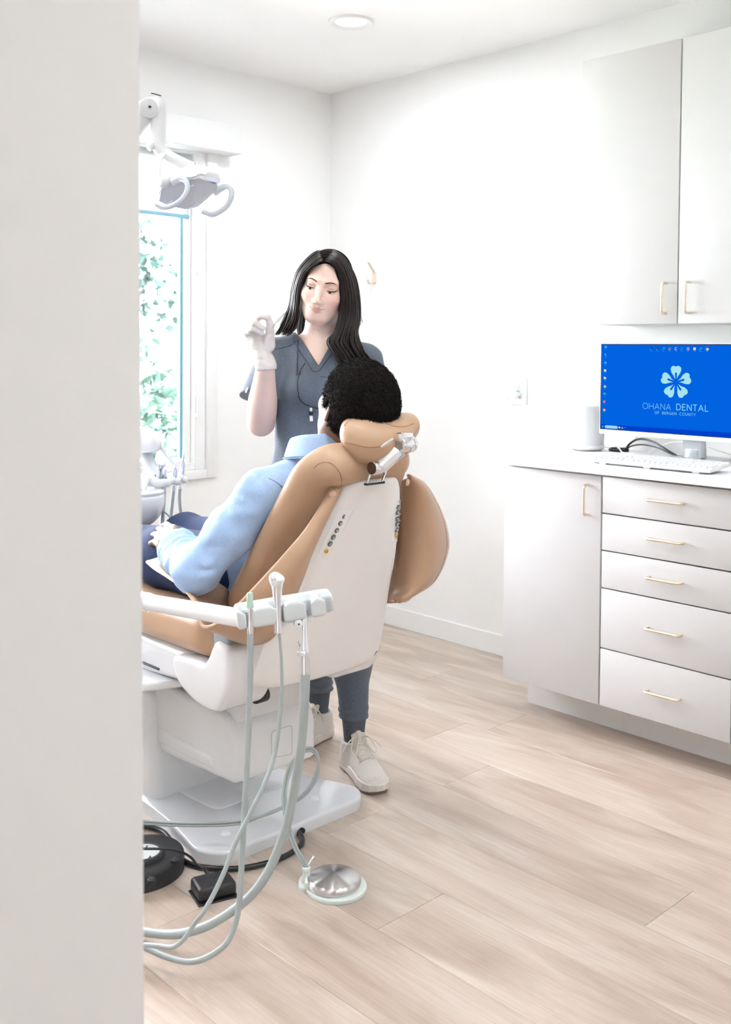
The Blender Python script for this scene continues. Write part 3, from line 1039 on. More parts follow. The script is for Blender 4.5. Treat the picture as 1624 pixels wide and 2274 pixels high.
for r in range(6):
    c = 0.0
    while c < 21.3:
        w = 1.0
        if r == 0 and 3 < c < 4: w = 6.0
        if r in (1, 2) and c == 0: w = 1.5
        if 14.6 < c < 15.0 or 18.0 < c < 18.3:
            c += .35; continue
        xk = .009 + r * .0193 ; yk = .007 + c * pitch
        pos = tilt @ Vector((xk + .008, -(yk + w * pitch / 2), .009))
        if w == 1.0:
            if key is None:
                b = bmesh.new(); bmesh.ops.create_cube(b, size=1)
                for v in b.verts:
                    t = .82 if v.co.z > 0 else 1.0
                    v.co = Vector((v.co.x * .0162 * t, v.co.y * (pitch - .0022) * t, (v.co.z + .5) * .0062))
                key = MB().bm(b, False).build('key', KW, kb, world=False, sharp=0)
                o = key
            else:
                o = key.copy(); C.objects.link(o)
        else:
            b = bmesh.new(); bmesh.ops.create_cube(b, size=1)
            for v in b.verts:
                t = .82 if v.co.z > 0 else 1.0
                v.co = Vector((v.co.x * .0162 * t, v.co.y * (w * pitch - .0022) * (1 if t == 1 else .97), (v.co.z + .5) * .0062))
            o = MB().bm(b, False).build('key', KW, kb, world=False, sharp=0)
        o.matrix_basis = Matrix.Translation(pos - Vector((2.93, 1.70, ZT))) @ Matrix.Rotation(math.radians(-5), 4, 'Y')
        c += w
# mouse at the picture edge
ms = thing('mouse', 'white computer mouse beside the end of the keyboard', 'mouse', (2.93, 1.405, ZT))
def fm(P): return smax(ell(P, (2.93, 1.405, ZT + .004), (.052, .030, .03)), -(P[:, 2] - ZT - .001), .004)
sdf_obj('shell', fm, (2.86, 1.36, ZT - .01), (3.0, 1.45, ZT + .05), .003, KW, ms)
MB().cyl((2.905, 1.405, ZT + .029), (2.918, 1.405, ZT + .029), .006, n=12).build('wheel', GREY, ms)

# smart speaker
sp = thing('speaker', 'white rounded wireless speaker standing beside the monitor', 'speaker', (3.245, 2.165, ZT))
MB().lathe([(0, .002), (.052, .002), (.060, .006), (.0615, .016), (.0615, .155), (.058, .165), (.046, .1672), (0, .1672)], (3.245, 2.165, ZT), n=48).build('body', mat('speaker_white_mesh', (.70, .705, .715), .5, bump=.3, bscale=900), sp)
MB().lathe([(.0622, .010), (.0632, .014), (.0632, .017), (.0622, .020)], (3.245, 2.165, ZT), n=48).build('base_ring', TRIM, sp)
MB().tube([(3.19, 2.195, ZT + .15), (3.1895, 2.1953, ZT + .12)], .0012, 6).build('side_mark', mat('pale_print', (.66, .66, .68), .6), sp)

WCABLE = mat('white_cable', (.84, .84, .84), .35)
# outlet and charger
ou = thing('wall_outlet', 'white wall outlet plate with a charger plugged in', 'outlet', (XR, 2.595, 1.115))
MB().box((XR - .006, 2.556, 1.058), (XR, 2.634, 1.172), .003, 2).build('plate', TRIM, ou)
MB().box((XR - .009, 2.578, 1.082), (XR - .004, 2.612, 1.148), .0015, 2).build('socket_face', mat('outlet_face', (.80, .80, .80), .4), ou)
mb = MB()
for dy in (.006, -.006): mb.box((XR - .0096, 2.595 + dy - .001, 1.128), (XR - .0088, 2.595 + dy + .001, 1.137))
mb.cyl((XR - .0096, 2.595, 1.122), (XR - .0088, 2.595, 1.122), .0022, n=10)
mb.build('slots', mat('slot_dark', (.10, .10, .10), .6), ou)
MB().box((XR - .0098, 2.586, 1.112), (XR - .0088, 2.606, 1.117)).build('blue_label', mat('blue_label', (.10, .35, .75), .5), ou)
MB().cyl((XR - .0098, 2.590, 1.090), (XR - .0088, 2.590, 1.090), .002, n=8).build('indicator', mat('teal_light', (.02, .30, .35), .4), ou)
for z in (1.065, 1.165):
    MB().cyl((XR - .0075, 2.595, z), (XR - .005, 2.595, z), .003, n=10).build('screw', mat('screw_white', (.72, .72, .72), .4), ou)
ch = thing('charger', 'white plug in the lower socket with a thin cord trailing to the counter', 'charger', (XR - .02, 2.60, 1.10))
MB().box((XR - .034, 2.582, 1.092), (XR - .0099, 2.612, 1.110), .004, 2).build('plug', TRIM, ch)
MB().tube([(XR - .03, 2.612, 1.102), (XR - .03, 2.634, 1.098), (XR - .012, 2.640, 1.06), (XR - .008, 2.628, 1.0), (XR - .008, 2.57, .945), (XR - .008, 2.49, .922), (XR - .008, 2.42, .918), (XR - .012, 2.34, .925), (XR - .03, 2.27, .930), (XR - .06, 2.235, ZT + .004), (XR - .09, 2.20, ZT + .004)], .002, 8, 6).build('cord', WCABLE, ch)
MB().tube([(3.305, 2.195, ZT + .03), (3.33, 2.215, ZT + .012), (3.34, 2.225, ZT + .020), (3.335, 2.215, ZT + .004), (3.31, 2.19, ZT + .006)], .003, 8, 6).build('cord', WCABLE, sp)
MB().tube([(3.30, 2.13, ZT + .012), (3.345, 2.09, ZT + .004), (3.37, 2.05, ZT + .03), (3.378, 2.01, ZT + .10), (3.37, 1.98, ZT + .16)], .0025, 8, 6).build('cord', WCABLE, mon)
# cable grommet with black cables to the monitor
gr = thing('cable_grommet', 'round black cable grommet set in the counter below the monitor', 'grommet', (3.30, 2.065, ZT))
gx, gy = 3.30, 2.065
MB().lathe([(0, .001), (.036, .001), (.0375, .004), (.036, .009), (.030, .010), (.028, .005), (0, .005)], (gx, gy, ZT), n=32).build('ring', BLACKP, gr)
MB().box((gx - .01, gy - .02, ZT + .009), (gx + .022, gy + .03, ZT + .0125), .001, 1).build('cover', BLACKP, gr)
for i, (p, r) in enumerate([([(3.305, 2.035, ZT + .008), (3.30, 2.02, ZT + .03), (3.285, 1.97, ZT + .052), (3.26, 1.90, ZT + .048), (3.23, 1.82, ZT + .022), (3.20, 1.76, ZT + .008), (3.19, 1.725, ZT + .010)], .0038),
                           ([(3.30, 2.03, ZT + .008), (3.29, 2.01, ZT + .022), (3.27, 1.95, ZT + .034), (3.24, 1.87, ZT + .030), (3.21, 1.79, ZT + .012), (3.187, 1.72, ZT + .014)], .0028)]):
    tag(MB().tube(p, r, 10, 8).build('cable', BLACKC, mon), ['thick black cable', 'thin black cable'][i])
MB().tube([(3.27, 2.05, ZT + .012), (3.262, 2.045, ZT + .022), (3.22, 2.0, ZT + .006), (3.17, 1.93, ZT + .01), (3.14, 1.90, ZT + .012), (3.02, 1.87, ZT + .006)], .0022, 8, 8).build('cord', WCABLE, kb)
MB().tube([(3.30, 1.95, ZT + .004), (3.30, 1.86, ZT + .045), (3.29, 1.76, ZT + .05), (3.25, 1.62, ZT + .03), (3.20, 1.50, ZT + .006), (3.1, 1.42, ZT + .003), (2.98, 1.405, ZT + .006)], .0018, 8, 8).build('cord', WCABLE, ms)

# brass double coat hook on the wall
hk = thing('coat_hook', 'small brass double coat hook on the white wall behind the dentist', 'hook', (XR, 3.455, 1.62))
hy = 3.452
PBR = mat('pale_satin_brass', (.86, .74, .60), .35, .85, var=.02)
MB().box((XR - .006, hy - .011, 1.592), (XR, hy + .011, 1.645), .002, 2).build('back_plate', PBR, hk)
MB().tube([(XR - .004, hy, 1.640), (XR - .018, hy, 1.658), (XR - .045, hy, 1.688)], [.0075, .008, .007], 10, 4, flat=.55).build('upper_prong', PBR, hk)
MB().tube([(XR - .004, hy, 1.598), (XR - .02, hy, 1.590), (XR - .042, hy, 1.592), (XR - .047, hy, 1.608)], [.0075, .008, .008, .007], 10, 4, flat=.55).build('lower_prong', PBR, hk)
for z in (1.605, 1.632): MB().cyl((XR - .0075, hy, z), (XR - .005, hy, z), .003, n=10).build('screw', BRASS, hk)

# ------------------------------------------------------------------ the dental chair: width along X (centre 1.72), head end towards -Y
CX = 1.72
chair = thing('dental_chair', 'reclined dental chair with tan leather cushions and a white back shell, holding the patient', 'dental chair', (CX, 2.4, 0))
YZ = Matrix(((0, 0, 1, 0), (1, 0, 0, 0), (0, 1, 0, 0), (0, 0, 0, 1)))      # (a,b,c) -> X=c, Y=a, Z=b


def rnd(pts, r, n=5):
    """round the corners of a polygon"""
    out = []
    for i in range(len(pts)):
        p = Vector(pts[i]).to_3d() if len(pts[i]) == 2 else Vector(pts[i])
        a = Vector((*pts[i - 1], 0)) if len(pts[i - 1]) == 2 else Vector(pts[i - 1])
        b = Vector((*pts[(i + 1) % len(pts)], 0)) if len(pts[0]) == 2 else Vector(pts[(i + 1) % len(pts)])
        rr = r[i] if hasattr(r, '__len__') else r
        da = (a - p); db = (b - p)
        k = min(rr, da.length * .48, db.length * .48)
        s = p + da.normalized() * k; e = p + db.normalized() * k
        for t in range(n + 1):
            u = t / n
            out.append(tuple(((1 - u) ** 2 * s + 2 * u * (1 - u) * p + u * u * e)[:2]))
    return out


def pad(P, c, R, hx, hs, ht, rc, r, bend=0.0, crown=0.0):
    """upholstered pad: rounded rectangle hx x hs, thickness 2*ht; R columns = x, s, n axes"""
    q = (P - A3(c)) @ R
    q = q.copy()
    q[:, 2] -= bend * q[:, 0] ** 2
    w = np.abs(q[:, :2]) - (np.array([hx, hs], F32) - rc)
    d2 = np.linalg.norm(np.maximum(w, 0), axis=1) + np.minimum(w.max(1), 0) - rc
    t = ht + crown * (1 - np.clip((q[:, 0] / hx) ** 2, 0, 1)) * (1 - np.clip((q[:, 1] / hs) ** 2, 0, 1))
    u0 = d2 + r; u1 = np.abs(q[:, 2]) - t + r
    return np.minimum(np.maximum(u0, u1), 0) + np.hypot(np.maximum(u0, 0), np.maximum(u1, 0)) - r


def poly2(q, pts):
    """signed distance of points q (N,2) to a polygon"""
    d = np.full(len(q), 1e9, F32); s = np.ones(len(q), F32)
    n = len(pts)
    for i in range(n):
        a = pts[i]; b = pts[i - 1]
        e = b - a; w = q - a
        t = np.clip((w @ e) / max(1e-12, e @ e), 0, 1)
        d = np.minimum(d, ((w - t[:, None] * e) ** 2).sum(1))
        c1 = q[:, 1] >= a[1]; c2 = q[:, 1] < b[1]; c3 = e[0] * w[:, 1] > e[1] * w[:, 0]
        s = np.where((c1 & c2 & c3) | (~c1 & ~c2 & ~c3), -s, s)
    return s * np.sqrt(d)


def slab(P, pts, x0, x1, r):
    d2 = poly2(P[:, 1:3], pts) + r
    dx = np.abs(P[:, 0] - (x0 + x1) / 2) - (x1 - x0) / 2 + r
    return np.minimum(np.maximum(d2, dx), 0) + np.hypot(np.maximum(d2, 0), np.maximum(dx, 0)) - r


def slab_obj(name, pts, x0, x1, r, m, h=.0065):
    p = np.array(pts)
    return sdf_obj(name, lambda P: slab(P, p, x0, x1, r), (x0 - .03, p[:, 0].min() - .03, p[:, 1].min() - .03), (x1 + .03, p[:, 0].max() + .03, p[:, 1].max() + .03), h, m, chair)


# base plate with a wide rear end
bp_ = [(1.455, 2.10), (1.50, 2.036), (1.97, 2.032), (2.015, 2.10), (1.955, 2.24), (1.915, 2.45), (1.90, 3.10), (1.52, 3.10), (1.512, 2.45), (1.495, 2.27)]
bp_ = rnd(bp_, [.05, .06, .06, .05, .15, .15, .06, .06, .15, .1])
MB().prism(bp_, .0, .032, .009, 4).build('base_plate', mat('white_polished_plastic', (.66, .67, .70), .05, coat=.8), chair)
ins = rnd([(1.62, 2.24), (1.87, 2.24), (1.86, 3.05), (1.58, 3.05)], .03)
MB().prism(ins, .030, .036, .003, 2).build('base_cover', WPLAST, chair)
nt_ = zp(668, 1853, 0)
MB().cyl((nt_.x, nt_.y - .002, .004), (nt_.x, nt_.y + .03, .012), .014, n=16).build('cable_port', BLACKP, chair)
pw = [zp(x, y, .008) for x, y in [(668, 1856), (672, 1868), (655, 1888), (620, 1907), (575, 1921), (520, 1929), (460, 1927), (418, 1917), (396, 1898), (382, 1872), (366, 1851), (345, 1840), (318, 1835), (290, 1842)]]
pw[0] = Vector((nt_.x, nt_.y + .012, .010))
MB().tube(pw, .0068, 10, 6).build('power_cable', BLACKC, chair)
cap_ = [Vector((1.87, 2.11, .0318))]
MB().lathe([(0, .004), (.011, .0035), (.014, 0), (0, 0)], (1.865, 2.12, .0318), n=20).build('bolt_cap', WPLAST, chair)
MB().lathe([(0, .004), (.011, .0035), (.014, 0), (0, 0)], (1.56, 2.12, .0318), n=20).build('bolt_cap', WPLAST, chair)

# column and lift housing
slab_obj('column', rnd([(2.40, .0), (2.46, .34), (2.95, .34), (3.0, .0)], .05), 1.53, 1.89, .03, WPLAST, .008)
slab_obj('lift_housing', rnd([(2.088, .165), (2.088, .285), (2.135, .335), (2.42, .350), (2.98, .300), (2.98, .16), (2.45, .150)], [.012, .03, .04, .05, .05, .03, .02]), 1.565, 1.842, .014, WMATTE)
slab_obj('lift_skirt', rnd([(2.17, .180), (2.19, .212), (2.98, .235), (2.98, .175)], .012), 1.560, 1.847, .005, WMATTE, .005)
MB().cyl((1.59, 2.17, .365), (1.82, 2.17, .365), .075, n=40, bev=.01).build('pivot_cover', WMATTE, chair)
MB().cyl((1.60, 2.055, .395), (1.640, 2.055, .395), .019, n=24, bev=.004).build('pivot_roller', BLACKR, chair)
# panel outline on the rear face
pr = rnd([(1.685, .205), (1.685, .275), (1.755, .275), (1.755, .195)], .012)
MB().tube([(x, 2.0875, z) for x, z in pr] + [(pr[0][0], 2.0875, pr[0][1])], .0008, 6, caps=False).build('panel_seam', mat('seam_grey', (.45, .45, .45), .6), chair)

# seat frame, swing bracket
slab_obj('seat_frame', rnd([(2.17, .42), (2.13, .485), (2.18, .50), (3.0, .51), (3.0, .44), (2.4, .40)], .02), 1.49, 1.95, .022, WPLAST)
br = [xp(x, y, 1.43) for x, y in [(318, 1513)]]
MB().prism(rnd([(1.40, 2.30), (1.60, 2.24), (1.62, 2.9), (1.38, 2.9)], [.08, .03, .03, .08], 8), .385, .408, .008, 3, None, True).build('swing_bracket', WPLAST, chair)
MB().box((1.486, 2.32, .425), (1.492, 2.55, .431), .001, 1).build('frame_slot_shade', mat('slot_shadow', (.10, .11, .13), .6), chair)  # raised dark bar; the slot's shade is put into its colour
# hinge covers
hc = [(379, 1455), (420, 1463), (450, 1475), (461, 1458), (469, 1434), (475, 1424), (507, 1443), (512, 1490), (508, 1530), (498, 1565), (484, 1585), (462, 1580), (432, 1563), (397, 1526), (381, 1488)]
hp = [xp(x, y, 1.46) for x, y in hc]
hp = np.array(rnd([(p.y, p.z) for p in hp], [.012, .03, .012, .02, .02, .012, .016, .03, .03, .03, .03, .03, .03, .03, .02], 4))


for xa, xb in ((1.46, 1.60), (1.84, 1.98)):
    sdf_obj('hinge_cover', lambda P: slab(P, hp, xa, xb, .014), (xa - .02, hp[:, 0].min() - .02, hp[:, 1].min() - .02), (xb + .02, hp[:, 0].max() + .02, hp[:, 1].max() + .02), .0045, WPLAST, chair)
top = [xp(x, y, 1.475) for x, y in [(472, 1440), (470, 1402), (502, 1412), (506, 1450)]]
for xa, xb in ((1.475, 1.60), (1.85, 1.975)):
    ys = [p.y for p in top]; zs = [p.z for p in top]
    slab_obj('arm_support', rnd([(top[0].y - .004, top[0].z - .01), (top[1].y - .004, top[1].z + .012), (top[2].y - .012, top[2].z + .006), (top[3].y, top[3].z - .01)], .006), xa, xb, .006, GREY, .004)
slab_obj('back_bracket', rnd([(2.02, .45), (1.98, .50), (2.0, .57), (2.15, .53), (2.18, .44)], .02), 1.585, 1.86, .014, WPLAST, .006)

# seat cushion and leg rest
SX = np.array([[1, 0, 0], [0, 1, 0], [0, 0, 1]], F32)
def fseat(P):
    d = pad(P, (CX, 2.52, .548), SX, .255, .46, .054, .07, .04, .25, .006)
    R = eul(x=math.radians(-32))
    d = smin(d, pad(P, (CX, 3.13, .455), R, .235, .26, .04, .08, .035, .2, .004), .03)
    return d
sdf_obj('seat_cushion', fseat, (1.42, 2.0, .28), (2.02, 3.42, .68), .0095, TAN, chair)

# back cushion
SP = np.array([0, -.56, .8285]); NF = np.array([0, .8285, .56])
RB = np.array([[1, 0, 0], SP, NF], F32).T.copy()
def fback(P):
    c = np.array([CX, 1.893, .815])
    q = (P - A3(c)) @ RB
    k = np.clip(q[:, 1] / .3, -1, 1)
    taper = 1.0 - .16 * k                                                # narrower towards the neck
    Pq = A3(c) + np.stack([(q[:, 0] + .018 * k + .008) / taper, q[:, 1], q[:, 2]], 1) @ RB.T
    d = pad(Pq, c, RB, .200, .290, .030, .11, .028, .7, .004)
    # soft shoulder roll across the top
    d = smin(d, cap(P, (1.585, 1.745, 1.005), (1.79, 1.745, 1.005), .033), .035)
    return d
sdf_obj('back_cushion', fback, (1.44, 1.60, .48), (2.0, 2.12, 1.1), .006, TAN, chair)
def fblock(P):
    return sbox(P, (CX - .06, 1.985, .555), (.13, .05, .075), .03, eul(x=math.radians(-30)))
sdf_obj('lumbar_block', fblock, (1.48, 1.86, .42), (1.84, 2.12, .70), .006, TAN, chair)

# white back shell
ROWS = [(1.738, .977, 1.655, 1.775), (1.740, .972, 1.636, 1.795), (1.745, .962, 1.622, 1.812), (1.757, .932, 1.604, 1.833), (1.784, .858, 1.580, 1.864), (1.832, .732, 1.553, 1.894),
        (1.881, .601, 1.527, 1.921), (1.912, .515, 1.516, 1.938), (1.926, .478, 1.516, 1.942), (1.933, .460, 1.527, 1.930), (1.936, .451, 1.548, 1.905)]
US = [-1, -.985, -.95, -.88, -.76, -.6, -.4, -.2, 0, .2, .4, .6, .76, .88, .95, .985, 1]


def shell_off(u, z):
    b = .026 * (1 - abs(u) ** 3) - .030 * abs(u) ** 14
    b -= .007 * math.exp(-((abs(u) - .62) / .10) ** 2)          # shallow valley on each side
    return -b


def shell_y(x, z):
    rs = sorted(ROWS, key=lambda r: r[1])
    for a, b in zip(rs, rs[1:]):
        if a[1] <= z <= b[1]:
            t = (z - a[1]) / (b[1] - a[1])
            Y, l, r = [a[i] + (b[i] - a[i]) * t for i in (0, 2, 3)]
            u = (x - (l + r) / 2) / ((r - l) / 2)
            return Y + shell_off(max(-1, min(1, u)), z)
    return rs[0][0]


rings = []
for j, (Y, z, l, r) in enumerate(ROWS):
    xm, hw = (l + r) / 2, (r - l) / 2
    D = .045 + .10 * (ROWS[0][1] - z) / .52
    rg = [(xm + hw * u, Y + shell_off(u, z), z) for u in US]
    fw_ = [(xm + hw * u * .90, Y + D, z + .01 + .09 * (j > 6)) for u in (1, .8, .4, 0, -.4, -.8, -1)]
    rings.append(rg + [(xm + hw, Y + .022, z)] + fw_ + [(xm - hw, Y + .022, z)])
sh = MB().loft(rings).build('back_shell', WSHELL, chair, sub=1, sharp=1.2)
# button panels
BTN = mat('button_grey', (.13, .145, .145), .5); BTY = mat('button_amber', (.80, .42, .06), .45); MARK = mat('button_mark', (.75, .75, .72), .5)


def shell_frame(x, z):
    y = shell_y(x, z); e = .004
    tx = Vector((2 * e, shell_y(x + e, z) - shell_y(x - e, z), 0)).normalized()
    tz = Vector((0, shell_y(x, z + e) - shell_y(x, z - e), 2 * e)).normalized()
    n = tx.cross(tz)
    if n.y > 0: n = -n
    tz = n.cross(tx) if n.cross(tx).z > 0 else tx.cross(n)
    return Vector((x, y, z)), tx, tz.normalized(), n


for side, ps in enumerate([[(1.635, .889), (1.629, .873), (1.623, .856), (1.618, .840), (1.613, .824), (1.608, .806)], [(1.816, .893), (1.820, .879), (1.825, .862), (1.831, .847), (1.837, .831), (1.843, .815)]]):
    for i, (x, z) in enumerate(ps):
        p, tx, tz, n = shell_frame(x, z)
        r = .0058 if i in (0, 5) else .0068
        o = MB().lathe([(0, .0016), (r * .9, .0016), (r, .0008), (r, -.001)], p, n, 20).build('control_button', BTY if i == 5 else BTN, chair)
        if i == 5: o['label'] = 'amber button'
        def P2(a, b): return p + n * .0019 + tx * a + tz * b
        k = .0034
        pts = {0: [[(-.4, -.9), (-.4, .9), (.2, .9), (.55, .5), (.2, 0), (-.4, 0)]], 5: [[(-.6, -.8), (0, .8), (.6, -.8)], [(-.35, -.2), (.35, -.2)]],
               1: [[(0, -.9), (0, .9)], [(-.9, 0), (.9, 0)], [(-.3, .5), (0, .95), (.3, .5)]], 2: [[(0, -.9), (0, .9)], [(-.9, .1), (.9, .1)], [(-.3, -.5), (0, -.95), (.3, -.5)]],
               3: [[(-.9, -.3), (-.2, .4), (.9, .4)], [(-.9, -.8), (.6, -.8)]], 4: [[(-.9, -.5), (0, -.1), (.9, -.1)], [(-.2, .7), (.3, .3), (.8, .6)]]}[i]
        mb = MB()
        for s in pts: mb.tube([P2(a * k, b * k) for a, b in s], .00055, 5)
        mb.build('mark', BTN if i == 5 else MARK, o)
    # raised frame round the buttons and grip ribs on the edge
    x0, x1 = (-.022, .020)
    fr = []
    (xa, za), (xb, zb_) = ps[0], ps[-1]
    fr = [(xa + x0 * .9, za + .018), (xa + x1, za + .018), (xb + x1, zb_ - .016), (xb + x0 * .9, zb_ - .016)]
    if side: fr = [(xa - .014, za + .018), (xa + .010, za + .018), (xb + .012, zb_ - .016), (xb - .014, zb_ - .016)]
    fr = rnd(fr, .008, 4)
    q = [shell_frame(x, z) for x, z in fr]
    MB().tube([a[0] - a[3] * .0003 for a in q] + [q[0][0] - q[0][3] * .0003], .0009, 5, caps=False).build('panel_rim', WSHELL, chair)
    for i in range(6):
        z = .895 - i * .0185
        rs = sorted(ROWS, key=lambda r: r[1])
        xl = np.interp(z, [r_[1] for r_ in rs], [r_[2 + side] for r_ in rs])
        sg = 1 if side == 0 else -1
        a = [shell_frame(xl + sg * d, z - d * .45) for d in (.0015, .006, .014)]
        MB().tube([w[0] for w in a], .0011, 6).build('grip_rib', WSHELL, chair)
# small print near the lower right corner, and the two hand marks
p, tx, tz, n = shell_frame(1.895, .478)
MB().tube([p + n * .0004 + tx * a + tz * b for a, b in [(-.002, -.004), (.001, .004), (.0025, .008)]], [.0006, .0011, .0005], 5).tube([p + n * .0004 + tx * a + tz * b for a, b in [(-.006, -.006), (.001, -.005)]], .0004, 5).build('shell_mark', BLACKP, chair)

# headrest: cradle pad with two wings
def fhead(P):
    T = math.radians(-32)
    d = ell(P, (1.655, 1.726, 1.074), (.052, .040, .060), eul(x=T))
    d = smin(d, ell(P, (1.712, 1.698, 1.074), (.062, .030, .050), eul(x=T)), .05)
    d = smin(d, ell(P, (1.758, 1.700, 1.086), (.055, .024, .030), eul(x=T, y=-.15)), .04)
    d = smin(d, ell(P, (1.806, 1.728, 1.100), (.036, .030, .026), eul(x=T)), .04)
    return d
hr = sdf_obj('headrest', fhead, (1.56, 1.64, .98), (1.92, 1.86, 1.2), .0045, TAN, chair)
# chrome headrest carrier
YH = 1.652
a0 = yp(885, 988, YH)
MB().cyl(a0, a0 + Vector((.036, -.002, .0)), .0205, n=32, bev=.002).build('headrest_clamp', CHROME, chair)
MB().cyl(a0 + Vector((-.0015, 0, 0)), a0 + Vector((.0005, 0, 0)), .0145, n=28).build('clamp_cap', mat('satin_nickel', (.42, .40, .36), .4, .7), chair)
MB().cyl(a0 + Vector((.037, -.002, 0)), a0 + Vector((.045, -.002, 0)), .0195, n=32, bev=.003).build('clamp_end', CHROME, chair)
b0 = yp(826, 1040, YH + .03)
MB().cyl(b0, b0 + Vector((.024, 0, 0)), .0165, n=32, bev=.0015).build('lower_joint', CHROME, chair)
MB().cyl(b0 + Vector((-.0012, 0, 0)), b0 + Vector((.0005, 0, 0)), .0142, n=28).build('joint_cap', mat('bronze_cap', (.10, .065, .05), .35, .6), chair)
d0 = (a0 - b0)
MBs = MB()
q = Vector((0, 0, 1)).rotation_difference(d0.normalized()).to_matrix().to_4x4()
for lo, hi, nm, m in (((-.006, -.017, .012), (.012, .010, d0.length - .014), 'headrest_arm', WPLAST), ((.010, -.012, .010), (.024, .012, d0.length - .006), 'arm_rail', CHROME)):
    MB().box(lo, hi, .0025, 2, M=Matrix.Translation(b0 + Vector((.008, 0, 0))) @ q).build(nm, m, chair)
p1, p2, p3, p4 = [yp(x, y, YH + .045) for x, y in [(822, 1052), (816, 1074), (848, 1070), (858, 1046)]]
MB().tube([p1, p2], .0028, 8).tube([p2, p3], .0028, 8).tube([p3, p4], .0028, 8).build('carrier_bracket', CHROME, chair)
MB().box(p2 + Vector((-.006, -.004, -.004)), p3 + Vector((.008, .006, .001)), .001, 1).build('bracket_seat', BLACKP, chair)
MB().tube([yp(x, y, YH - .004) for x, y in [(845, 994), (858, 985), (872, 976)]], [.002, .0035, .004], 8, 4).build('release_lever', CHROME, chair)
MB().box((a0.x - .004, YH - .012, a0.z + .006), (a0.x + .040, YH + .03, a0.z + .028), .004, 2).build('headrest_mount', CHROME, chair)

# upholstered arm slings: loft between an outer (piped) edge and an inner edge
def sling(name, rows, parent, th=.009):
    """rows: list of (outer, mid, inner) points"""
    nr, nc = 40, 12
    out = []
    cols = [spline([r[i] for r in rows], 6) for i in range(3)]
    for k in range(len(cols[0])):
        o, m, i = cols[0][k], cols[1][k], cols[2][k]
        out.append([((1 - t) ** 2) * o + 2 * t * (1 - t) * (2 * m - (o + i) * .5) + t * t * i for t in [c / nc for c in range(nc + 1)]])
    o = MB().loft(out, closed=False).build(name, TAN, parent, sharp=0, solid=th, solid_off=0)
    MB().tube(cols[0], .0042, 8).build('piping', PIPING, o)
    stl = [row[1] * .75 + row[2] * .25 for row in out]
    return o, cols, out


def row(o, m, i): return (xp(*o), xp(*m), xp(*i))
rows = [row((735, 1084, 1.600), (745, 1083, 1.604), (757, 1086, 1.612)),
        row((712, 1128, 1.568), (726, 1128, 1.575), (741, 1118, 1.598)),
        row((678, 1180, 1.525), (700, 1185, 1.545), (716, 1172, 1.583)),
        row((640, 1225, 1.485), (672, 1240, 1.512), (694, 1220, 1.570)),
        row((595, 1275, 1.448), (638, 1305, 1.490), (668, 1290, 1.555)),
        row((545, 1328, 1.418), (600, 1365, 1.470), (640, 1355, 1.545)),
        row((500, 1372, 1.400), (545, 1400, 1.450), (600, 1418, 1.530)),
        row((470, 1390, 1.390), (505, 1412, 1.440), (545, 1428, 1.515)),
        row((450, 1390, 1.385), (480, 1398, 1.46), (515, 1400, 1.545)),
        row((441, 1370, 1.385), (475, 1372, 1.475), (512, 1350, 1.565)),
        row((430, 1335, 1.390), (470, 1335, 1.480), (505, 1305, 1.570)),
        row((408, 1306, 1.395), (448, 1300, 1.485), (480, 1270, 1.570)),
        row((375, 1282, 1.402), (415, 1272, 1.485), (445, 1248, 1.565)),
        row((345, 1263, 1.415), (378, 1250, 1.480), (405, 1235, 1.545)),
        row((327, 1248, 1.440), (348, 1242, 1.475), (372, 1232, 1.515))]
sl, cols, grid = sling('arm_sling', rows, chair)
rv = Vector(xp(737, 1095, 1.594)) - Vector(FW) * .007
MB().lathe([(0, .004), (.006, .0032), (.0085, .001), (.0088, -.003)], rv + Vector((0, -.004, -.001)), (-.3, -.9, -.3), 20).build('rivet', PIPING, sl)


def ypr(o, m, i): return (yp(*o), yp(*m), yp(*i))
rows2 = [ypr((906, 1056, 1.79), (910, 1060, 1.785), (891, 1066, 1.845)),
         ypr((942, 1075, 1.835), (932, 1085, 1.790), (891, 1090, 1.855)),
         ypr((970, 1118, 1.865), (945, 1125, 1.800), (890, 1130, 1.870)),
         ypr((988, 1162, 1.89), (952, 1168, 1.815), (887, 1170, 1.890)),
         ypr((995, 1205, 1.905), (952, 1212, 1.825), (883, 1210, 1.905)),
         ypr((990, 1235, 1.91), (947, 1245, 1.830), (878, 1250, 1.920)),
         ypr((977, 1268, 1.91), (937, 1282, 1.835), (872, 1290, 1.930)),
         ypr((955, 1298, 1.905), (922, 1308, 1.840), (867, 1318, 1.935)),
         ypr((915, 1322, 1.90), (899, 1328, 1.845), (862, 1332, 1.930)),
         ypr((884, 1336, 1.89), (885, 1336, 1.870), (860, 1334, 1.930))]
sr, cols2, grid2 = sling('arm_sling', rows2, chair)
rv2 = yp(906, 1072, 1.776)
MB().lathe([(0, .004), (.006, .0032), (.0085, .001), (.0088, -.003)], rv2, (.5, -.85, -.2), 20).build('rivet', PIPING, sr)
# inner part of that sling, wrapping forward under the far elbow
rows3 = [(yp(870, 1332, 1.862), yp(900, 1330, 1.93), yp(930, 1318, 1.98)), (Vector((1.95, 2.0, .60)), Vector((2.03, 2.0, .59)), Vector((2.09, 2.0, .64))),
         (Vector((1.93, 2.1, .64)), Vector((2.0, 2.1, .64)), Vector((2.07, 2.1, .67))), (Vector((1.92, 2.3, .68)), Vector((1.98, 2.3, .69)), Vector((2.05, 2.3, .70)))]
MB().loft([[a.lerp(m, t / 3) for t in range(3)] + [m.lerp(b, t / 3) for t in range(4)] for a, m, b in zip(*[spline([r[i] for r in rows3], 5) for i in range(3)])], closed=False).build('sling_pad', TAN, sr, sharp=0, solid=.009)

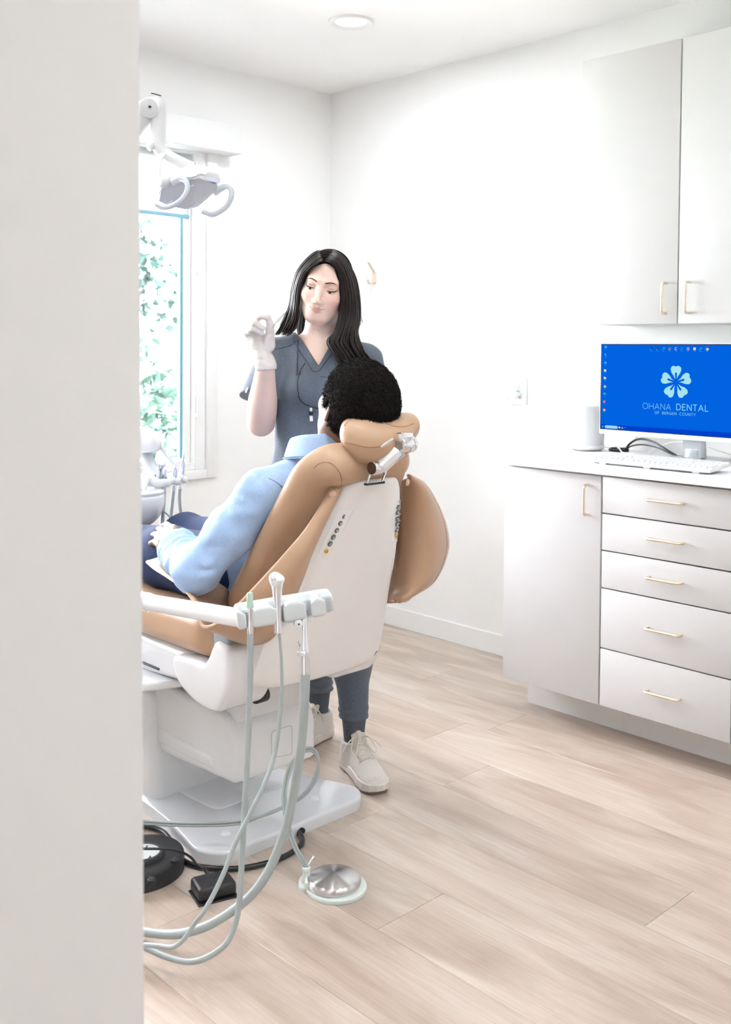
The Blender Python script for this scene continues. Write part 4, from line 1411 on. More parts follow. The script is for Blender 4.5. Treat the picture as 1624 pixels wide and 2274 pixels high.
# seam stitching drawn as thread
def stitches(pts, parent, n=70, r=.0009):
    pts = spline(pts, 12)
    L = [0]
    for a, b in zip(pts, pts[1:]): L.append(L[-1] + (b - a).length)
    def at(s):
        for i in range(len(L) - 1):
            if L[i] <= s <= L[i + 1]:
                return pts[i].lerp(pts[i + 1], (s - L[i]) / max(1e-9, L[i + 1] - L[i]))
        return pts[-1]
    m = MB()
    for k in range(n):
        s = L[-1] * k / n
        m.tube([at(s), at(s + L[-1] / n * .55)], r, 5)
    return m.build('stitching', STITCH, parent, sharp=0)


def snap(f, p, toward=None):
    """march a point onto the surface f=0"""
    p = np.array(p, F32)
    for _ in range(12):
        e = .002
        d = f(p[None])[0]
        g = np.array([(f((p + np.eye(3, dtype=F32)[i] * e)[None])[0] - f((p - np.eye(3, dtype=F32)[i] * e)[None])[0]) / (2 * e) for i in range(3)])
        p = (p - g * d / max(1e-6, float(g @ g)) * .8).astype(F32)
    return Vector(p.tolist())


BC = [o for o in chair.children if o.name.startswith('back_cushion')][0]
def on_ray(f, px, py, d0=1.9, d1=3.2):
    q = _ray(px, py); t = d0
    for _ in range(60):
        p = (CP + q * t).astype(F32)
        s = f(p[None])[0]
        if s < .0004: return Vector((CP + q * (t - .0006)).tolist())
        t += max(s * .7, .0005)
        if t > d1: break
    return None


def stitch_px(f, px, parent, n):
    p = [on_ray(f, x, y) for x, y in px]
    p = [v for v in p if v is not None]
    if len(p) > 2: stitches(p, parent, n)


stitch_px(fback, [(697, 1040), (712, 1028), (730, 1027), (745, 1036), (755, 1050), (759, 1066), (758, 1080)], BC, 34)
stitch_px(fback, [(905, 1012), (902, 1030), (894, 1048), (886, 1062)], BC, 1)
stitch_px(fhead, [(765, 945), (778, 932), (800, 927), (825, 928), (850, 937), (875, 946), (900, 947), (920, 940)], hr, 44)
MBx = [on_ray(fhead, x, y) for x, y in [(766, 983), (785, 986), (805, 991), (825, 993), (840, 991), (848, 989)]]
MBx = [v for v in MBx if v is not None]
if len(MBx) > 2: MB().tube(MBx, .0012, 6, 5).build('seam', STITCH, hr)
stitches([g[2] for g in grid[::6][:11]], sl, 90)
stitches([g[1] + Vector((0, -.006, 0)) for g in grid2[::6]], sr, 90)
stitches([g[10] + Vector((0, -.006, 0)) for g in grid2[::6]], sr, 50)

# ------------------------------------------------------------------ assistant arm with its three instruments
AD = 2.12
arm = thing('assistant_arm', 'white jointed arm ending in a grey four-slot instrument holder beside the chair', 'instrument arm', (1.3, 1.9, .6))
ta, tb = dp(326, 1337, 2.40), dp(527, 1371, AD + .03)
tdir = (tb - ta).normalized()
MB().cyl(ta - tdir * .03, tb + tdir * .03, .0195, n=36).build('tube', WPLAST, arm)
MB().cyl(ta - tdir * .012, ta + tdir * .010, .0225, n=36, bev=.003).build('collar', WPLAST, arm)
MB().cyl(ta - tdir * .10 + Vector((0, 0, -.05)), ta - tdir * .10 + Vector((0, 0, .045)), .034, n=36, bev=.01).build('joint', WPLAST, arm)
MB().tube([ta - tdir * .09, ta - tdir * .01], [.028, .022], 24).build('joint_neck', WPLAST, arm)
jn = ta - tdir * .10
MB().tube([jn + Vector((0, 0, -.05)), jn + Vector((0, .06, -.16)), Vector((1.47, 2.52, .395))], [.022, .022, .026], 16, 6).build('support', WPLAST, arm)
# holder: bar running along h, front face towards the camera
h0, h1 = dp(533, 1372, AD), dp(731, 1338, AD + .045)
hd = (h1 - h0); HL = hd.length; hx = hd.normalized()
hz = Vector((0, 0, 1)); hz = (hz - hx * hz.dot(hx)).normalized(); hy = hx.cross(hz)       # hy points away from the camera side
if hy.dot(Vector(FW)) < 0: hy = -hy
HM = Matrix(((hx.x, hy.x, hz.x, h0.x), (hx.y, hy.y, hz.y, h0.y), (hx.z, hy.z, hz.z, h0.z), (0, 0, 0, 1)))
SLOT = [.017, .082, .142, .185]


def fhold(P):
    x, y, z = P[:, 0], P[:, 1], P[:, 2]
    d = sbox(P, (.095, .012, .0), (.103, .028, .024), .010)
    d = smax(d, (z - .026 + .35 * np.maximum(0, -y + .004)), .008)            # sloping top front
    for i, s in enumerate(SLOT):
        w = [.0085, .0095, .0080, .009][i]
        q = P - A3((s, -.004, 0))
        tubed = np.hypot(q[:, 0], q[:, 1]) - w * 1.2
        slot = np.maximum(np.abs(q[:, 0]) - w * .55, q[:, 1])
        d = smax(d, -np.minimum(tubed, slot), .004)
        bowl = ell(P, (s, -.006, .028), (.022, .021, .019))
        d = smax(d, -bowl, .003)
    return d


sdf_obj('holder', fhold, (-.02, -.03, -.04), (.215, .055, .045), .0022, mat('holder_grey', (.60, .63, .64), .38), arm, M=HM)
MB().box((.07, -.004, -.036), (.15, .02, -.022), .006, 2, M=HM).build('holder_foot', WMATTE, arm)
mb = MB(); mb.cyl(HM @ Vector((.118, -.016, -.030)), HM @ Vector((.118, .0, -.030)), .009, n=20, bev=.002); mb.build('swivel_knob', WMATTE, arm)
mb = MB(); mb.cyl(HM @ Vector((.118, -.0165, -.030)), HM @ Vector((.118, -.0155, -.030)), .0022, n=10); mb.build('knob_hole', BLACKP, arm)


def hang(px, d):
    """hose through pixel/depth samples, resting on the floor at the lowest"""
    out = []
    for (x, y), k in zip(px, d):
        p = dp(x, y, k)
        if p.z < .012:
            p = zp(x, y, .012)
        out.append(p)
    i = HOSE_N[0]; HOSE_N[0] += 1
    out += [Vector((1.04 - .02 * i, 2.12, .05 + .02 * i)), Vector((1.13, 2.42 + .02 * i, .16)), Vector((1.42, 2.56 + .03 * i, .386))]
    return out


HOSE_N = [0]


def depths(px, d0, d1): return [d0 + (d1 - d0) * i / (len(px) - 1) for i in range(len(px))]


up = Vector((0, 0, 1))
# 1 saliva ejector with a green cap
t = thing('saliva_ejector', 'slim saliva ejector with a pale green cap in the first slot of the holder', 'dental suction', HM @ Vector((SLOT[0], -.004, 0)))
p = HM @ Vector((SLOT[0], -.005, 0))
tp = dp(555, 1318, AD - .005); bt = dp(556, 1407, AD - .005)
ax = (tp - bt).normalized(); L = (tp - bt).length
CAPG = mat('pale_green_cap', (.42, .58, .48), .45)
MB().lathe([(0, L * .66), (.0082, L * .66), (.0072, L * .78), (.0068, L * .82), (.0064, L), (.005, L + .002), (0, L + .002)], bt, ax, 24).build('cap', CAPG, t)
MB().lathe([(0, -.0), (.0062, 0), (.0066, .012), (.0060, L * .3), (.0062, L * .45), (.0068, L * .5), (.0064, L * .66), (0, L * .66)], bt, ax, 24).build('valve_body', CHROME, t)
MB().cyl(bt + ax * L * .56 + Vector(RT) * -.011, bt + ax * L * .56 + Vector(RT) * .009, .0042, n=16, bev=.001).build('valve_lever', CHROME, t)
px = [(556, 1407), (556, 1470), (554, 1560), (551, 1650), (546, 1750), (541, 1840), (537, 1920), (531, 2010), (520, 2060), (500, 2098), (460, 2126), (418, 2136), (370, 2125), (325, 2105), (280, 2085)]
MB().tube(hang(px, [2.115, 2.115, 2.115, 2.115, 2.115, 2.115, 2.11, 2.10, 2.09, 2.08, 2.08, 2.09, 2.11, 2.13, 2.15]), .0062, 12, 5).build('hose', HOSE, t)
# 2 air-water syringe
t = thing('air_water_syringe', 'chrome air water syringe with buttons, tallest instrument in the holder', 'dental syringe', HM @ Vector((SLOT[1], -.004, 0)))
tp = dp(615, 1285, AD + .012); bt = dp(619, 1405, AD + .012)
ax = (tp - bt).normalized(); L = (tp - bt).length
rt = Vector(RT)
SYR = mat('satin_chrome', (.78, .79, .81), .22, .85)
MB().tube([bt, bt + ax * L * .25, bt + ax * L * .55, bt + ax * L * .80, bt + ax * L * .97], [.0085, .0082, .0088, .0105, .0155], 20, 5).build('handle_body', SYR, t)
def fsy(P): return smin(ell(P, bt + ax * L * .98 + rt * .001, (.0165, .014, .012)), cap(P, bt + ax * L * .86, bt + ax * L * 1.02 - rt * .004, .0115, .012), .006)
cc = bt + ax * L
sdf_obj('head', fsy, cc - Vector((.04, .04, .04)), cc + Vector((.04, .04, .03)), .0018, WPLAST, t)
for k in (-.010, -.004): MB().cyl(cc + rt * k - Vector(FW) * .010 + ax * .002, cc + rt * k - Vector(FW) * .016 + ax * .004, .0038, n=14, bev=.001).build('button', CHROME, t)
px = [(620, 1405), (624, 1450), (626, 1520), (623, 1585), (613, 1660), (600, 1709), (582, 1752), (564, 1789), (543, 1832), (524, 1869), (502, 1927), (477, 1981), (452, 2025), (430, 2054), (408, 2086), (383, 2103), (352, 2100), (322, 2098), (280, 2096)]
MB().tube(hang(px, [2.13] * 5 + [2.115, 2.10, 2.09, 2.085, 2.08, 2.075, 2.07, 2.06, 2.06, 2.06, 2.07, 2.09, 2.11, 2.13]), [.0032] * 2 + [.0038] * 2 + [.0048] * 15, 12, 5).build('hose', HOSE, t)
# 3 high volume suction
t = thing('suction_handpiece', 'silver high volume suction valve on the thickest grey hose', 'dental suction', HM @ Vector((SLOT[2], -.004, 0)))
tp = dp(676, 1357, AD + .028); bt = dp(678, 1497, AD + .02)
ax = (tp - bt).normalized(); L = (tp - bt).length
MB().lathe([(0, 0), (.0105, 0), (.0108, .006), (.0105, L * .28), (.0115, L * .34), (.0110, L * .40), (.0080, L * .52), (.0066, L * .70), (.0070, L * .98), (.0062, L), (.0050, L), (.0050, L - .012), (0, L - .012)], bt, ax, 28).build('valve_body', SYR, t)
v = bt + ax * L * .34
MB().cyl(v - rt * .013 - Vector(FW) * .004, v + rt * .003 - Vector(FW) * .012, .0058, n=18, bev=.0015).build('valve_lever', SYR, t)
MB().tube([v - rt * .010 + ax * .012, v - rt * .014 + ax * .024], [.0015, .001], 6).build('lever_tip', GREY, t)
px = [(678, 1497), (677, 1530), (675, 1580), (671, 1640), (662, 1705), (648, 1782), (630, 1854), (600, 1927), (564, 1981), (513, 2025), (455, 2058), (401, 2073), (360, 2074), (322, 2069), (280, 2060)]
MB().tube(hang(px, [2.14, 2.14, 2.14, 2.145, 2.15, 2.155, 2.155, 2.155, 2.15, 2.15, 2.16, 2.17, 2.19, 2.21, 2.23]), [.0108, .0108] + [.0098] * 13, 14, 5).build('hose', HOSE, t)

# ------------------------------------------------------------------ foot controls on the floor
PGRN = mat('pale_green_plastic', (.66, .72, .68), .4)
fc = zp(742, 1963, .012)
t = thing('foot_control', 'round steel foot control disc on a pale green base with a grey cord', 'foot pedal', (fc.x, fc.y, 0))
MB().lathe([(0, 0), (.072, 0), (.0735, .004), (.072, .009), (.060, .012), (0, .012)], (fc.x + .004, fc.y - .004, 0), n=56).build('base', PGRN, t)
bx, by = fc.x - RT[0] * .058 + FW[0] * .012, fc.y - RT[1] * .058 + FW[1] * .012
mb = MB(); mb.prism(rnd([(-.026, -.028), (.03, -.03), (.05, .035), (-.01, .052), (-.028, .02)], .014), 0, .010, .003, 2, Matrix.Translation((bx, by, 0)) @ Matrix.Rotation(-YAW, 4, 'Z'), ); mb.build('base_lug', PGRN, t)
mb = MB(); mb.cyl((bx - .006, by + .006, .008), (bx - .006, by + .006, .038), .012, .0085, n=20, bev=.003); mb.cyl((bx - .006, by + .006, .036), (bx - .006, by + .006, .046), .0105, n=20, bev=.002); mb.box((-.010, -.03, .006), (.012, .004, .026), .005, 2, M=Matrix.Translation((bx - .004, by - .002, 0)) @ Matrix.Rotation(-YAW, 4, 'Z')); mb.build('cord_socket', PGRN, t)
MB().tube([(bx - .004, by + .006, .046), (bx + .004, by + .004, .056), (bx + .012, by - .0, .068)], [.002, .003, .0035], 8, flat=.5).build('cable_tie', WMATTE, t)
SPUN = mat('spun_steel', (.66, .65, .65), .26, 1.0)
_b = SPUN.node_tree.nodes['Principled BSDF']; _b.inputs['Anisotropic'].default_value = .95; _b.inputs['Anisotropic Rotation'].default_value = .25
_t = SPUN.node_tree.nodes.new('ShaderNodeTangent'); _t.direction_type = 'RADIAL'; _t.axis = 'Z'
SPUN.node_tree.links.new(_t.outputs[0], _b.inputs['Tangent'])
o = MB().lathe([(0, .012), (.062, .012), (.064, .016), (.0645, .024), (.062, .0285), (.058, .031), (0, .042)], (0, 0, 0), n=72).build('disc', SPUN, t, world=False)
# the control's cord: loops up off the base plate and runs away along the floor
S_ = Vector((bx - .006, by + .006, .046))
px = [(655, 1880), (643, 1845), (634, 1800), (632, 1755), (645, 1705), (668, 1671), (694, 1665), (708, 1688), (701, 1728), (676, 1764), (640, 1787), (592, 1808), (540, 1824), (480, 1830), (400, 1830), (322, 1826), (270, 1822)]
dd = [2.46, 2.47, 2.48, 2.50, 2.53, 2.55, 2.57, 2.57, 2.57, 2.57, 2.57, 2.56, 2.56, 2.56, 2.56, 2.56, 2.56]
for sgn in (-1, 1):
    pts = [S_ + Vector(RT) * .0032 * sgn]
    for (x, y), d in zip(px, dd):
        p = dp(x, y, d)
        if p.z < .039: p = zp(x, y, .040)
        pts.append(p + Vector(RT) * (.0034 * sgn if y > 1700 and x > 590 else 0) + Vector((0, 0, .0034 * sgn if x <= 590 or y <= 1700 else 0)))
    pts += [Vector((1.22, 2.40, .020 + .004 * sgn)), Vector((1.36, 2.62, .03)), Vector((1.535, 2.66, .06 + .004 * sgn))]
    MB().tube(pts, .0036, 8, 6).build('cord', HOSE, t)

# black multi-function pedal (mostly behind the near wall)
pc = zp(306, 1937, .0)
t = thing('foot_pedal', 'black rubber foot pedal with a round pale dial and raised buttons', 'foot pedal', (pc.x, pc.y, 0))
out = []
for k in range(48):
    a = 2 * math.pi * k / 48
    out.append((pc.x + .116 * math.cos(a), pc.y + .104 * math.sin(a)))
MB().prism(out, 0, .046, .012, 4).build('body', BLACKR, t)
dl = zp(318, 1898, .05)
mb = MB(); mb.lathe([(0, 0), (.046, 0), (.047, .010), (.045, .014), (.040, .014), (.040, .011), (0, .011)], (dl.x, dl.y, .045), n=48); mb.build('dial_rim', mat('dark_grey_rubber', (.05, .052, .056), .5), t)
mb = MB(); mb.lathe([(0, .0125), (.0398, .0125), (.0398, .010), (0, .010)], (dl.x, dl.y, .045), n=48); mb.build('dial', mat('dial_pale', (.66, .68, .70), .4), t)
def tri(px_, z):
    return [zp(x, y, z) for x, y in px_]
for q in ([(322, 1882), (328, 1876), (328, 1884)], [(326, 1909), (334, 1899), (339, 1908)]):
    v = tri(q, .0582); MB().add(v + [p - Vector((0, 0, .0006)) for p in v], [(0, 1, 2), (3, 5, 4), (0, 3, 4, 1), (1, 4, 5, 2), (2, 5, 3, 0)], False).build('arrow_mark', mat('dial_ink', (.05, .05, .055), .5), t)
for (x, y), txt in (((388, 1908), 'P'), ((337, 1952), 'LP')):
    b = zp(x, y, .05)
    o = MB().lathe([(0, .005), (.0085, .005), (.0105, .003), (.011, -.004), (0, -.004)], (b.x, b.y, .047), n=24).build('button', BLACKR, t)
    polys, tw = lettering(txt, .008, .0014, .0015, .002)
    mb = MB()
    rt2 = Vector((RT[0], RT[1], 0)).normalized(); up2 = Vector((FW[0], FW[1], 0)).normalized()
    for p_ in polys:
        v = [Vector((b.x, b.y, .0527)) + rt2 * (a - tw / 2) + up2 * (c - .004) for a, c in p_]
        mb.add(v, [tuple(range(len(v)))], False)
    mb.build('letter_mark', mat('mark_grey', (.10, .105, .11), .3), o, sharp=0)
# small black box beside it with a thin lead
bc = zp(474, 1985, .0)
t = thing('pedal_transmitter', 'flat black box with a thin black lead lying next to the round pedal', 'box', (bc.x, bc.y, 0))
rz = math.atan2(zp(500, 1942, .03).y - zp(425, 1960, .03).y, zp(500, 1942, .03).x - zp(425, 1960, .03).x)
BM = Matrix.Translation((bc.x, bc.y, 0)) @ Matrix.Rotation(rz, 4, 'Z')
mb = MB(); mb.box((-.046, -.036, .003), (.046, .036, .036), .009, 3, M=BM); mb.build('case', BLACKP, t)
mb = MB(); mb.box((-.050, -.042, 0), (.048, .036, .004), .0015, 1, M=BM); mb.build('foot_plate', BLACKP, t)
mb = MB(); mb.box((-.038, .010, .0355), (.040, .0115, .0367), .0003, 1, M=BM); mb.build('lid_line', mat('black_gloss_line', (.03, .03, .033), .3), t)
cs = BM @ Vector((.0, .036, .024))
e0 = BM @ Vector((.0, .058, .030))
MB().tube([cs, e0], [.0055, .0038], 12).build('strain_relief', BLACKR, t)
lead = [cs, e0] + [dp(x, y, d) for (x, y), d in zip([(441, 1925), (425, 1905), (405, 1893), (380, 1886), (350, 1885), (320, 1885), (285, 1885)], [2.44, 2.44, 2.43, 2.42, 2.41, 2.40, 2.39])]
lead += [Vector((1.08, 2.22, .03)), Vector((1.12, 2.32, .006)), Vector((1.22, 2.36, .006))]
MB().tube(lead, .0030, 10, 6).build('lead', BLACKC, t)
hz_ = [zp(x, y, .0075) for x, y in [(300, 1815), (330, 1800)]]

# ------------------------------------------------------------------ delivery unit over the legs
DD = 3.20
un = thing('delivery_unit', 'white delivery unit with a rounded body and instrument holders by the window', 'dental unit', (1.05, 3.15, 0))
PX, PY = 1.02, 3.20
bc_ = dp(303, 1118, 3.3)
prof = []
def bowl(P):
    q = P - A3(bc_)
    d = ell(P, bc_ + Vector((0, 0, .012)), (.090, .090, .093))
    d = smax(d, q[:, 2] - .034, .012)
    return d
sdf_obj('body', bowl, bc_ - Vector((.11, .11, .10)), bc_ + Vector((.11, .11, .07)), .004, WPLAST, un)
MB().lathe([(.085, .030), (.088, .034), (.088, .040), (.084, .043), (.06, .044), (0, .044)], bc_, n=48).build('rim', WPLAST, un)
nk = dp(318, 1176, 3.0)
MB().tube([bc_ + Vector((0, 0, -.060)), bc_ + Vector((-.04, .02, -.085)), bc_ + Vector((-.16, .08, -.10)), Vector((PX + .2, PY - .06, .70)), Vector((PX, PY, .70))], [.040, .032, .028, .03, .03], 18, 5).build('body_arm', PALE, un)
MB().cyl((PX, PY, 0), (PX, PY, 1.05), .055, n=32, bev=.01).build('post', WPLAST, un)
MB().box((PX - .2, PY - .2, 0), (PX + .2, PY + .2, .06), .02, 3).build('foot', WPLAST, un)
# dome joint and arms
dm = dp(318, 985, 3.45)
def fdome(P): return smax(ell(P, dm, (.060, .060, .056)), -(P[:, 2] - dm.z + .028), .01)
sdf_obj('joint_dome', fdome, dm - Vector((.08, .08, .06)), dm + Vector((.08, .08, .08)), .004, WPLAST, un)
MB().tube([dp(322, 1006, 3.45), dp(338, 1044, 3.42), dp(352, 1062, 3.38)], [.022, .022, .020], 14).build('lower_arm', GREY if False else mat('unit_grey', (.50, .53, .55), .4), un)
MB().tube([dp(352, 982, 3.46), dp(372, 1012, 3.46), dp(390, 1036, 3.46)], [.008, .0075, .007], 12).build('whip_arm', WPLAST, un)
MB().tube([dm + Vector((-.02, .0, .02)), Vector((1.25, 3.3, 1.03)), Vector((PX, PY, 1.0))], [.03, .03, .035], 16, 5).build('balance_arm', WPLAST, un)
MB().tube([dp(300, 1066, 3.36), dp(330, 1066, 3.36), dp(356, 1074, 3.36), dp(385, 1066, 3.42), dp(403, 1060, 3.46)], [.018, .018, .016, .014, .013], 14, 5).build('holder_rail', WMATTE, un)
MB().tube([bc_ + Vector((0, 0, .04)), dp(318, 1066, 3.33), dp(330, 1066, 3.36)], [.03, .022, .016], 14, 4).build('rail_neck', WPLAST, un)
# instruments: (top px, collar px, hose px list, depth, look)
INS = [('instrument', [(357, 1030), (352, 1072)], [(352, 1075), (362, 1090), (364, 1110), (362, 1140), (358, 1200), (355, 1280)], 3.36, 'stubby chrome syringe nearest the white delivery body', .0085),
       ('instrument', [(368, 1042), (366, 1068)], [(366, 1082), (364, 1110), (361, 1150), (359, 1200), (358, 1290)], 3.38, 'short bare coupling, second in the row of handpieces', .0065),
       ('instrument', [(390, 1030), (388, 1064)], [(386, 1078), (384, 1100), (379, 1150), (376, 1200), (373, 1290)], 3.42, 'handpiece connector third in the row with a thick hose', .0075),
       ('instrument', [(408, 1009), (404, 1060)], [(401, 1075), (398, 1100), (400, 1130), (405, 1170), (408, 1220), (410, 1290)], 3.46, 'tall slender handpiece connector at the end of the row', .0075)]
BLUESTEEL = mat('blue_steel', (.62, .66, .76), .18, .9)
for i, (nm, body, hose, d, lab, r) in enumerate(INS):
    a, b = dp(*body[0], d), dp(*body[1], d)
    t = thing('dental_handpiece', lab, 'handpiece', b)
    L = (a - b).length; ax = (a - b).normalized()
    if i == 0:
        MB().tube([b, b + ax * L * .6, b + ax * L * .75, a + Vector(RT) * .006], [r, r * .95, r * 1.1, r * .8], 16, 4).build('barrel', BLUESTEEL, t)
        MB().tube([a - ax * .004, a + Vector(RT) * .014], [.009, .007], 14).build('nose', WMATTE, t)
    elif i == 1:
        MB().lathe([(0, 0), (r * 1.3, 0), (r * 1.3, L * .35), (r * .6, L * .4), (r * .6, L), (0, L)], b, ax, 18).build('barrel', BLUESTEEL, t)
    else:
        MB().lathe([(0, 0), (r, 0), (r, L * .55), (r * .9, L * .68), (r * .45, L * .70), (r * .55, L * .74), (r * .38, L * .78), (r * .42, L * .9), (r * .25, L * .94), (r * .25, L), (0, L)], b, ax, 18).build('barrel', BLUESTEEL, t)
        MB().lathe([(r * .58, L * .72), (r * .60, L * .74), (r * .58, L * .76)], b, ax, 14).build('ring', CHROME, t)
    cl_ = b - ax * .008
    def fcl(P, c=cl_): return smin(ell(P, c, (.015, .015, .013)), ell(P, c + Vector(RT) * .012, (.007, .013, .013)), .004)
    sdf_obj('collar', fcl, cl_ - Vector((.04, .04, .03)), cl_ + Vector((.04, .04, .03)), .0026, WMATTE, t)
    MB().cyl(dp(*hose[0], d), dp(hose[0][0], hose[0][1] + 12, d), .0062, n=14).build('ferrule', SYR, t)
    MB().tube([dp(*q, d) for q in hose] + [dp(345 - 6 * i, 1330, d), dp(312, 1270 - 6 * i, d - .04), bc_ + Vector((.01, .03, -.05))], .0062, 10, 5).build('hose', HOSE, t)
MB().tube([dp(356, 1128, 3.3), dp(375, 1146, 3.33), dp(396, 1168, 3.36), dp(420, 1195, 3.38)], .0024, 8, 4).build('thin_lead', HOSE, un)

# ------------------------------------------------------------------ operating light
LD = 3.10
ol = thing('operating_light', 'white dental operating light with two curved handles on a jointed arm', 'dental lamp', (PX, PY, 1.052))
LWHITE = mat('lamp_white', (.60, .60, .61), .3)
LSHADE = mat('lamp_lens_cover', (.50, .51, .57), .12, coat=.5)
LBLUE = mat('lamp_handle', (.50, .53, .58), .25)
def q_(x, y, k=0): return dp(x, y, LD + k)
MB().tube([Vector((PX, PY, 1.052)), Vector((PX, PY, 1.9))], .03, 20).build('lamp_post', LWHITE, ol)
MB().tube([Vector((PX, PY, 1.88)), q_(285, 300, .02), q_(330, 238, 0)], [.03, .030, .030], 18, flat=1.15).build('upper_arm', LWHITE, ol)
# elbow and drop tube
mb = MB(); mb.tube([q_(352, 222), q_(352, 250), q_(352, 300), q_(356, 330), q_(378, 350), q_(410, 366), q_(430, 374)], [.020, .023, .0225, .022, .020, .019, .018], 20, 6); mb.build('drop_arm', LWHITE, ol)
mb = MB(); mb.cyl(q_(330, 240, -.035), q_(345, 236, .035), .030, n=28, bev=.004); mb.build('elbow', LWHITE, ol)
mb = MB(); mb.cyl(q_(331, 222, -.036), q_(333, 222, -.042), .0045, n=12); mb.build('elbow_screw', SILVER, ol)
mb = MB(); mb.tube([q_(336, 207, -.01), q_(345, 209, -.012), q_(358, 213, -.012)], .0016, 6); mb.build('cap_slot', BLACKP, ol)
mb = MB(); mb.box((-.004, -.003, -.003), (.004, .003, .003), .001, 1, M=Matrix.Translation(q_(333, 237, -.037))); mb.build('dark_plug', BLACKP, ol)
mb = MB(); mb.tube([q_(352, 262, -.023), q_(352, 263, .0), q_(352, 262, .023)], .001, 6); mb.build('drop_seam', INK, ol) if False else None
mb = MB(); mb.cyl(q_(345, 318, -.005), q_(329, 328, -.02), .0125, n=20, bev=.003); mb.build('tension_knob', LWHITE, ol)
# yoke
mb = MB(); mb.tube([q_(420, 366, .03), q_(392, 350, .02), q_(364, 342, -.01), q_(351, 362, -.04), q_(350, 388, -.055), q_(357, 402, -.055)], [.011, .012, .012, .0115, .011, .011], 14, 6, flat=.55); mb.build('yoke', LWHITE, ol)
mb = MB(); mb.cyl(q_(352, 403, -.066), q_(384, 406, -.02), .0175, n=28, bev=.003); mb.build('pivot', LWHITE, ol)
# head: faceted wedge, lens cover underneath
top_ = [(378, 392), (405, 372), (436, 361), (474, 371), (491, 392), (489, 404)]
def headf(P):
    pass
A_ = [q_(372, 398, -.06), q_(402, 374, -.055), q_(436, 361, -.02), q_(473, 372, .02), q_(491, 393, .03), q_(489, 412, .03), q_(446, 392, -.05), q_(420, 398, -.065)]
B_ = [q_(352, 425, -.035), q_(350, 448, -.02), q_(375, 460, 0), q_(412, 467, .04), q_(440, 460, .07), q_(478, 425, .07)]
b = bmesh.new()
for p in A_ + [q_(436, 366, .10), q_(470, 380, .12), q_(395, 380, .06)]: b.verts.new(p)
bmesh.ops.convex_hull(b, input=b.verts)
bmesh.ops.bevel(b, geom=list(b.edges), offset=.006, segments=2, affect='EDGES', clamp_overlap=True)
MB().bm(b).build('head', LWHITE, ol)
b = bmesh.new()
for p in [q_(356, 418, -.05), q_(398, 398, -.058), q_(446, 394, -.045), q_(488, 410, .03)] + B_: b.verts.new(p)
bmesh.ops.convex_hull(b, input=b.verts)
bmesh.ops.bevel(b, geom=list(b.edges), offset=.010, segments=3, affect='EDGES', clamp_overlap=True)
MB().bm(b).build('lens_cover', LSHADE, ol)
MB().box((-.028, -.001, -.004), (.028, .001, .004), .001, 1, M=Matrix.Translation(q_(467, 400, -.022)) @ Matrix.Rotation(-YAW, 4, 'Z') @ Matrix.Rotation(math.radians(12), 4, 'Y')).build('maker_plate', mat('pale_blue_print', (.50, .58, .74), .4), ol)
mb = MB(); mb.tube([q_(449, 393, -.028), q_(455, 394, -.026), q_(453, 399, -.026), q_(447, 398, -.028), q_(449, 393, -.028)], .0013, 6); mb.build('maker_mark', mat('blue_mark', (.06, .16, .50), .4), ol)
for x, y in [(437, 396), (424, 414), (422, 462), (377, 449)]:
    mb = MB(); mb.tube([q_(x - 6, y + 2, -.052), q_(x, y, -.054), q_(x + 6, y - 3, -.052)], .0016, 6); mb.build('lens_clip', SILVER, ol)
mb = MB(); mb.tube([q_(384, 404, -.05), q_(402, 397, -.065), q_(414, 404, -.075), q_(416, 422, -.08), q_(404, 442, -.08), q_(384, 456, -.075), q_(362, 461, -.07), q_(346, 454, -.07)], [.0125, .010, .0085, .0075, .0075, .008, .008, .0075], 14, 6); mb.build('handle', LBLUE, ol)
mb = MB(); mb.tube([q_(476, 428, .06), q_(486, 421, .055), q_(500, 415, .05), q_(512, 421, .045), q_(514, 435, .04), q_(506, 455, .04), q_(490, 469, .04), q_(470, 477, .04), q_(450, 471, .045)], [.011, .010, .009, .0085, .008, .0075, .0075, .008, .0075], 14, 6); mb.build('handle', LBLUE, ol)

